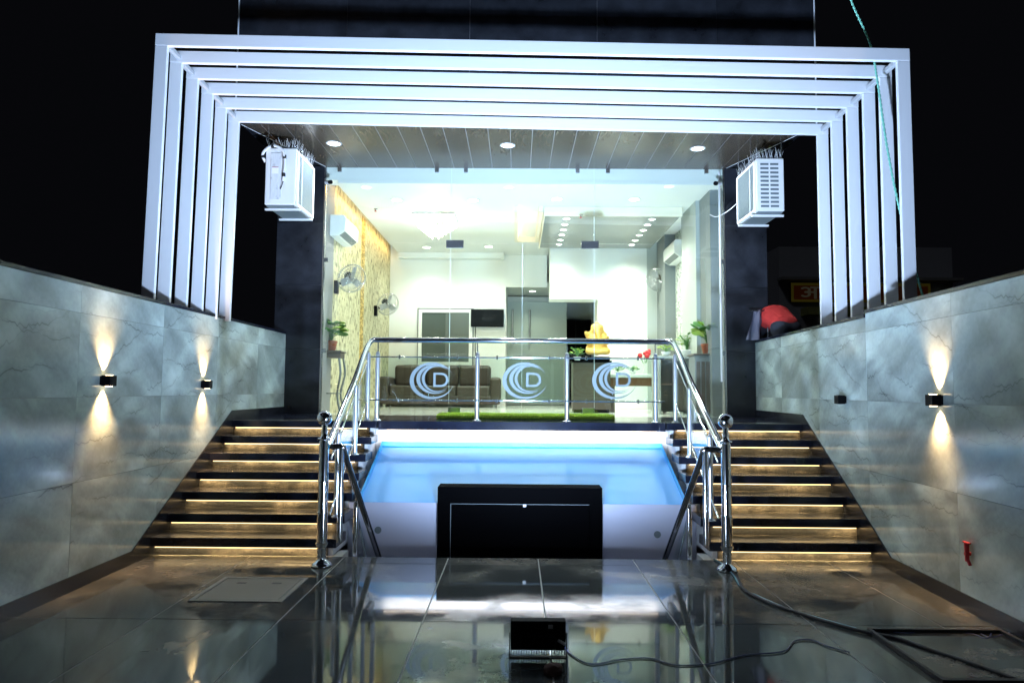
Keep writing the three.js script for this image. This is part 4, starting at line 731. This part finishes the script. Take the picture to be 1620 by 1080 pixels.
{ // flower stands
  const stand = (px, label) => { const p = atZ(px, 555, -4.0), s = thing('plant_stand', label, 'stand', [p.x, PLAT, -4.0]), h = p.y - PLAT; part('top', rbox(-0.16, 0.16, h - 0.03, h, -0.16, 0.16, 0.01), M.counter, s); part('apron', rbox(-0.14, 0.14, h - 0.11, h - 0.031, -0.14, 0.14, 0.01), M.counter, s);
    for (const q of [-1, 1]) for (const e of [-1, 1]) part('leg', tube([V(q * 0.12, h - 0.1, e * 0.12), V(q * 0.15, h * 0.65, e * 0.14), V(q * 0.1, h * 0.3, e * 0.1), V(q * 0.16, 0.0, e * 0.15)], 0.016, 20, 8), M.midGrey, s);
    part('ring', new THREE.TorusGeometry(0.13, 0.008, 8, 28).rotateX(Math.PI / 2), M.midGrey, s, [0, h * 0.32, 0]); return p; };
  const a = stand(527, 'slender dark plant stand with curved legs by the gold wallpaper');
  pottedPlant([a.x - 0.03, a.y, -4.0], 'green leafy plant in a terracotta pot by the gold wallpaper', undefined, M.terracotta, 0.15, 0.085, leafA, [M.leaf, M.leaf, M.leafPale], 28, 0.17, 0.3);
  const p = atZ(1116, 560, -4.05), c = thing('side_cabinet', 'dark wooden cabinet with vertical grooves beside the glass', 'cabinet', [p.x, PLAT, -4.05]), h = p.y - PLAT;
  part('carcass', rbox(-0.2, 0.18, 0.0, h - 0.03, -0.2, 0.18, 0.01), M.midGrey, c); part('top', rbox(-0.22, 0.2, h - 0.029, h, -0.22, 0.2, 0.008), M.counter, c); for (let i = 0; i < 5; i++) part('front_slat', rbox(-0.18 + i * 0.07, -0.125 + i * 0.07, 0.04, h - 0.12, 0.181, 0.19, 0.003), M.counter, c);
  pottedPlant([p.x + 0.02, p.y, -4.02], 'plant with yellow green leaves in a terracotta pot on the grooved cabinet', undefined, M.terracotta, 0.15, 0.085, leafB, [M.leafPale, M.leafPale, M.leaf], 24, 0.16, 0.3);
  const q = atZ(1095, 563, -4.7), tb = thing('low_shelf', 'grey low shelf along the flecked wall carrying small plants', 'shelf', [q.x, PLAT, -4.9]), hq = q.y - PLAT;
  part('top', rbox(-0.55, 0.12, hq - 0.04, hq, -0.4, 0.2, 0.008), M.roomGrey, tb); for (const x of [-0.53, 0.06]) part('side_panel', box(x, x + 0.04, 0, hq - 0.041, -0.38, 0.18), M.roomGrey, tb); part('shelf_board', box(-0.49, 0.059, hq * 0.5, hq * 0.5 + 0.025, -0.38, 0.17), M.counter, tb); part('back_panel', box(-0.489, 0.059, 0.02, hq - 0.042, -0.395, -0.381), M.midGrey, tb);
  pottedPlant([q.x - 0.05, q.y, -4.82], 'bushy green plant in a white pot on the low shelf', undefined, M.roomWhite, 0.1, 0.09, leafS, [M.leaf, M.leafPale], 34, 0.15, 0.26);
  pottedPlant([q.x - 0.38, q.y, -4.85], 'small pale plant in a white pot on the low shelf', undefined, M.roomWhite, 0.07, 0.07, leafS, [M.leafPale], 16, 0.1, 0.1);
  const d = atZ(985, 592, -5.6), ds = thing('display_table', 'pale table with a wooden apron beside the counter', 'table', [d.x, PLAT, -5.6]), hd = d.y - PLAT;
  part('tabletop', rbox(-0.25, 0.75, hd - 0.06, hd, -0.35, 0.2, 0.01), M.roomWhite, ds); part('apron', box(-0.22, 0.72, hd - 0.2, hd - 0.061, 0.14, 0.18), M.wood, ds); for (const x of [-0.2, 0.66]) for (const z of [-0.3, 0.1]) part('leg', box(x, x + 0.05, 0, hd - 0.061, z, z + 0.035), M.counter, ds);
  pottedPlant([d.x - 0.08, d.y, -5.6], 'little green plant on the pale table nearer the counter', undefined, M.roomWhite, 0.05, 0.05, leafS, [M.leaf, M.leafPale], 14, 0.07, 0.08);
  pottedPlant([d.x + 0.18, d.y, -5.65], 'little green plant on the pale table nearer the red flowers', undefined, M.roomWhite, 0.05, 0.05, leafS, [M.leaf, M.leafPale], 14, 0.07, 0.08);
  const g = atZ(914, 556, -5.15), gp = g.clone(); pottedPlant([gp.x, atZ(906, 570, -5.2).y, -5.22], 'small bushy plant in a white pot beside the golden statue', undefined, M.roomWhite, 0.06, 0.06, leafS, [M.leaf, M.leafPale], 26, 0.09, 0.14);
  const v = atZ(1020, 580, -5.75), vs = thing('red_flowers', 'red flowers in a slim clear vase on the pale table', 'flowers', [v.x, d.y, -5.75]);
  part('vase', lathe([[0, 0], [0.04, 0], [0.02, 0.1], [0.03, 0.2], [0.026, 0.2], [0.016, 0.1], [0, 0.01]]), M.roomWhite, vs);
  for (let i = 0; i < 7; i++) { const b = V(R(-0.1, 0.1), R(0.3, 0.42), R(-0.06, 0.06)); part('stem', tube([V(0, 0.1, 0), V(b.x * 0.4, 0.22, b.z * 0.4), b], 0.004, 8, 5), M.leaf, vs); part('blossom', new THREE.DodecahedronGeometry(R(0.03, 0.045), 1), M.red, vs, b.toArray()); }
}
function wallFan(px, py, x, dir, label) { // wall fan: mount plate on the wall, head turned into the room
  const d = ray(px, py), k = x / d.x, z = CZ + d.z * k, y = CY + d.y * k, f = thing('wall_fan', label, 'fan', [x, y, z]);
  part('mount', rbox(-0.03, 0.03, -0.12, 0.08, -0.045, 0.045, 0.008).translate(dir * 0.03, 0, 0), M.black, f);
  part('arm', tube([V(dir * 0.03, 0.04, 0), V(dir * 0.16, 0.05, 0.0), V(dir * 0.22, 0.12, 0.02)], 0.022, 16, 10), M.black, f);
  const h = grp('head', f, [dir * 0.24, 0.13, 0.03]); h.rotation.set(0.45, dir * 0.75, 0, 'YXZ');
  part('motor', lathe([[0, -0.1], [0.05, -0.1], [0.068, -0.06], [0.07, 0], [0.05, 0.03], [0, 0.03]], 20).rotateX(Math.PI / 2), M.black, h);
  const gs = []; for (const [r, z] of [[0.22, 0.06], [0.205, 0.12], [0.205, 0.0], [0.12, 0.135], [0.05, 0.14]]) gs.push(new THREE.TorusGeometry(r, r > 0.21 ? 0.007 : 0.003, 6, 40).translate(0, 0, z));
  for (let i = 0; i < 36; i++) { const a = i * Math.PI / 18, c = Math.cos(a), s = Math.sin(a); gs.push(tube([V(c * 0.04, s * 0.04, 0.14), V(c * 0.14, s * 0.14, 0.132), V(c * 0.205, s * 0.205, 0.118), V(c * 0.22, s * 0.22, 0.06), V(c * 0.2, s * 0.2, 0.0), V(c * 0.06, s * 0.06, -0.01)], 0.0022, 14, 4)); }
  part('cage', merge(gs), M.steel, h);
  for (let i = 0; i < 3; i++) { const g = new THREE.PlaneGeometry(0.11, 0.15, 4, 4); g.translate(0, 0.11, 0); g.rotateY(0.5); g.rotateZ(i * 2.094); part('blade', g, std({ color: rgb(0.35, 0.37, 0.38), roughness: 0.4, side: THREE.DoubleSide }), h, [0, 0, 0.07]); }
  part('hub', new THREE.SphereGeometry(0.04, 16, 10), M.steel, h, [0, 0, 0.08]);
}
wallFan(529, 452, RL, 1, 'black wall fan on the gold wallpaper nearer the glass front');
wallFan(592, 490, RL, 1, 'black wall fan on the gold wallpaper nearer the back wall');
wallFan(1061, 452, RR, -1, 'wall fan on the flecked panel under the split air conditioner');
function splitAC(px, py, x, dir, len, label) {
  const d = ray(px, py), k = x / d.x, z = CZ + d.z * k, y = CY + d.y * k, a = thing('split_ac', label, 'air conditioner', [x, y, z]);
  const sh = new THREE.Shape([[0.002, 0.15], [0.2, 0.15], [0.23, 0.1], [0.22, -0.08], [0.12, -0.15], [0.002, -0.15]].map(([u, v]) => V(u, v, 0))), g = new THREE.ExtrudeGeometry(sh, { depth: len, bevelEnabled: true, bevelSize: 0.006, bevelThickness: 0.006, bevelSegments: 2 }); g.translate(0, 0, -len / 2); if (dir < 0) g.rotateY(Math.PI); part('casing', uvm(g), M.roomWhite, a);
  for (const t of [0.25, 0.6]) { const p = V(dir * mixN(0.22, 0.12, t), mixN(-0.08, -0.15, t) - 0.004, 0); part('air_flap', rbox(-0.03, 0.03, -0.004, 0.004, -len / 2 + 0.03, len / 2 - 0.03, 0.002), M.midGrey, a, p.toArray()).rotation.z = dir * 0.6; }
}
splitAC(533, 366, RL, 1, 0.85, 'white split air conditioner on the gold wallpaper');
splitAC(1078, 400, RR, -1, 0.9, 'white split air conditioner on the flecked panel');
for (const [px, py, z] of [[594, 330, -5.0], [919, 340, -5.2]]) { const d = ray(px, py), dropped = px > 800, y = dropped ? CEIL - 0.15 : CEIL, k = (y - CY) / d.y, c = d.multiplyScalar(k).add(camera.position), s = thing('sprinkler', dropped ? 'small red sprinkler under the dropped grey ceiling panel' : 'small red sprinkler under the white ceiling', 'sprinkler', [c.x, y, c.z]); part('rose', lathe([[0, 0], [0.035, 0], [0.03, -0.008], [0.012, -0.012], [0.012, -0.03], [0, -0.03]], 16), M.steel, s); part('deflector', lathe([[0, -0.03], [0.01, -0.032], [0.025, -0.045], [0, -0.048]], 12), M.red, s); }

// ---------------------------------------------------------------- a person bending down behind the side wall
{
  const c = V(3.69, 2.5, -3.22), gy = 1.39, p = thing('person', 'person in red shirt and dark trousers bending down behind the marble wall', 'person', [c.x, gy, c.z], undefined, 0.25);
  // hips at the origin's height 0.95, trunk bent away from the court, arms hanging
  const Lg = []; for (const s of [-1, 1]) Lg.push([s * 0.09, 0.95, 0.02, 0.115, s * 0.11, 0.52, 0.05, 0.075], [s * 0.11, 0.52, 0.05, 0.072, s * 0.12, 0.1, -0.02, 0.05]); Lg.push([-0.08, 0.98, 0, 0.125, 0.08, 0.98, 0, 0.125]);
  const sk = []; for (const s of [-1, 1]) sk.push([s * 0.12, 0.1, -0.02, 0.04, s * 0.12, 0.05, -0.02, 0.042], [s * 0.12, 0.045, -0.04, 0.045, s * 0.13, 0.04, -0.18, 0.035]);
  sk.push([0, 0.98, 0, 0.1, 0, 1.12, -0.2, 0.11], [0, 1.12, -0.2, 0.12, 0, 1.1, -0.46, 0.11], [0, 1.08, -0.5, 0.055, 0, 1.0, -0.6, 0.055], [0, 0.98, -0.66, 0.095, 0, 0.93, -0.7, 0.085]);
  for (const s of [-1, 1]) { sk.push([s * 0.19, 1.08, -0.45, 0.05, s * 0.24, 0.83, -0.46, 0.04], [s * 0.24, 0.83, -0.46, 0.038, s * 0.22, 0.6, -0.54, 0.03]); for (let f = 0; f < 4; f++) sk.push([s * 0.22 + (f - 1.5) * 0.02, 0.56, -0.55, 0.011, s * 0.22 + (f - 1.5) * 0.024, 0.46 - 0.01 * (f === 1 ? 1 : 0), -0.57, 0.008]); sk.push([s * 0.2, 0.58, -0.57, 0.014, s * 0.18, 0.52, -0.61, 0.009]); }
  part('body', capsules(sk, 55, 84, 0.05), M.skin, p);
  part('trousers', capsules(Lg, 45, 64, 0.05), M.trousers, p);
  part('shirt', capsules([[-0.06, 1.03, -0.02, 0.135, -0.05, 1.16, -0.22, 0.15], [0.06, 1.03, -0.02, 0.135, 0.05, 1.16, -0.22, 0.15], [-0.09, 1.14, -0.24, 0.14, -0.1, 1.1, -0.46, 0.12], [0.09, 1.14, -0.24, 0.14, 0.1, 1.1, -0.46, 0.12], [0.19, 1.08, -0.45, 0.07, 0.235, 0.9, -0.46, 0.065]], 45, 60, 0.05), M.shirt, p);
  part('sleeve', capsules([[-0.19, 1.1, -0.4, 0.085, -0.24, 0.9, -0.44, 0.075], [-0.2, 1.12, -0.3, 0.06, -0.2, 1.12, -0.25, 0.05]], 45, 36, 0.05), M.teal, p);
  part('hair', capsules([[0, 0.98, -0.67, 0.105, 0, 0.95, -0.7, 0.1]], 45, 30, 0.04), M.hair, p);
  const b = atD(1196, 514, 9.86), g = thing('draped_cloth', 'grey folded cloth hanging on a rod beside the bending person', 'cloth', [b.x, b.y, b.z]);
  const pl = new THREE.PlaneGeometry(0.2, 0.42, 10, 14), q = pl.attributes.position; for (let i = 0; i < q.count; i++) { const x = q.getX(i), y = q.getY(i); q.setXYZ(i, x * (0.7 + 0.5 * (0.21 - y)) + 0.28 * (y), y, 0.03 * Math.sin(x * 40 + y * 9) + 0.012 * Math.sin(y * 22)); } pl.computeVertexNormals(); part('cloth', pl, std({ color: rgb(0.12, 0.12, 0.16), roughness: 0.9, side: THREE.DoubleSide }), g); part('rod', cyl(V(-0.1, 0.2, 0), V(0.2, 0.2, 0), 0.012), M.steel, g); part('upright', cyl(V(0.17, 0.2, 0), V(0.17, 1.39 - b.y, 0), 0.014), M.steel, g);
}
{ const g = structure('raised_ground', 'raised bare ground beyond the side wall'); part('earth', box(3.47, 9, -0.04, 1.39, -6, -2.2, 0.3), M.dirt, g); }
// ---------------------------------------------------------------- shop across the road
{
  const z = -24, a = atZ(1232, 390, z), b = atZ(1300, 520, z), s = thing('distant_shop', 'dim shop building with a yellow signboard beyond the side wall', 'building', [a.x, 0, z]), H1 = a.y;
  part('wall', box(0, 7.5, 0, H1, -5, 0), std({ color: rgb(0.42, 0.42, 0.46), roughness: 0.9 }), s);
  part('ledge', box(-0.1, 7.6, atZ(1260, 441, z).y - 0.12, atZ(1260, 441, z).y, 0, 0.6), M.concrete, s);
  for (let i = 0; i < 3; i++) part('opening_panel', box(0.3 + i * 2.25, 2.4 + i * 2.25, 0.02, atZ(1260, 505, z).y, 0.001, 0.06), std({ color: rgb(0.3, 0.3, 0.32), roughness: 0.6 }), s);  // grey panels added in place of the dark shop openings
  part('awning', box(0.9, 7.2, atZ(1260, 500, z).y, atZ(1260, 488, z).y, 0.02, 0.8), std({ color: rgb(0.3, 0.3, 0.1), roughness: 0.9 }), s);
  const y0 = atZ(1275, 478, z).y, y1 = atZ(1275, 448, z).y, x0 = atZ(1250, 460, z).x - a.x, cv = document.createElement('canvas'); cv.width = 1024; cv.height = 256; const c = cv.getContext('2d');
  c.fillStyle = '#8f8030'; c.fillRect(0, 0, 1024, 256); c.fillStyle = '#6e3414'; c.fillRect(20, 36, 984, 190);
  c.strokeStyle = '#a09a8c'; c.lineWidth = 22; c.lineCap = 'round'; c.lineJoin = 'round';
  const line = (...p) => { c.beginPath(); c.moveTo(p[0], p[1]); for (let i = 2; i < p.length; i += 2) c.lineTo(p[i], p[i + 1]); c.stroke(); };
  const letterA = (x) => { c.beginPath(); c.arc(x + 45, 95, 30, -2.4, 1.5); c.stroke(); c.beginPath(); c.arc(x + 45, 152, 30, -1.5, 2.4); c.stroke(); line(x + 60, 124, x + 118, 124); line(x + 118, 62, x + 118, 205); line(x + 178, 62, x + 178, 205); line(x + 90, 62, x + 205, 62); };
  letterA(60);
  const tx = new THREE.CanvasTexture(cv); tx.colorSpace = THREE.SRGBColorSpace;
  const sg = part('sign_board', new THREE.BoxGeometry(6, y1 - y0, 0.12), [0, 1, 2, 3, 4, 5].map((i) => i === 4 ? std({ map: tx, emissiveMap: tx, emissive: rgb(0.035, 0.035, 0.03), roughness: 0.6 }) : M.black), s, [x0 + 3, (y0 + y1) / 2, 0.07]);  // faint emissive on the face stands in for light falling on the board
}
renderer.render(scene, camera);
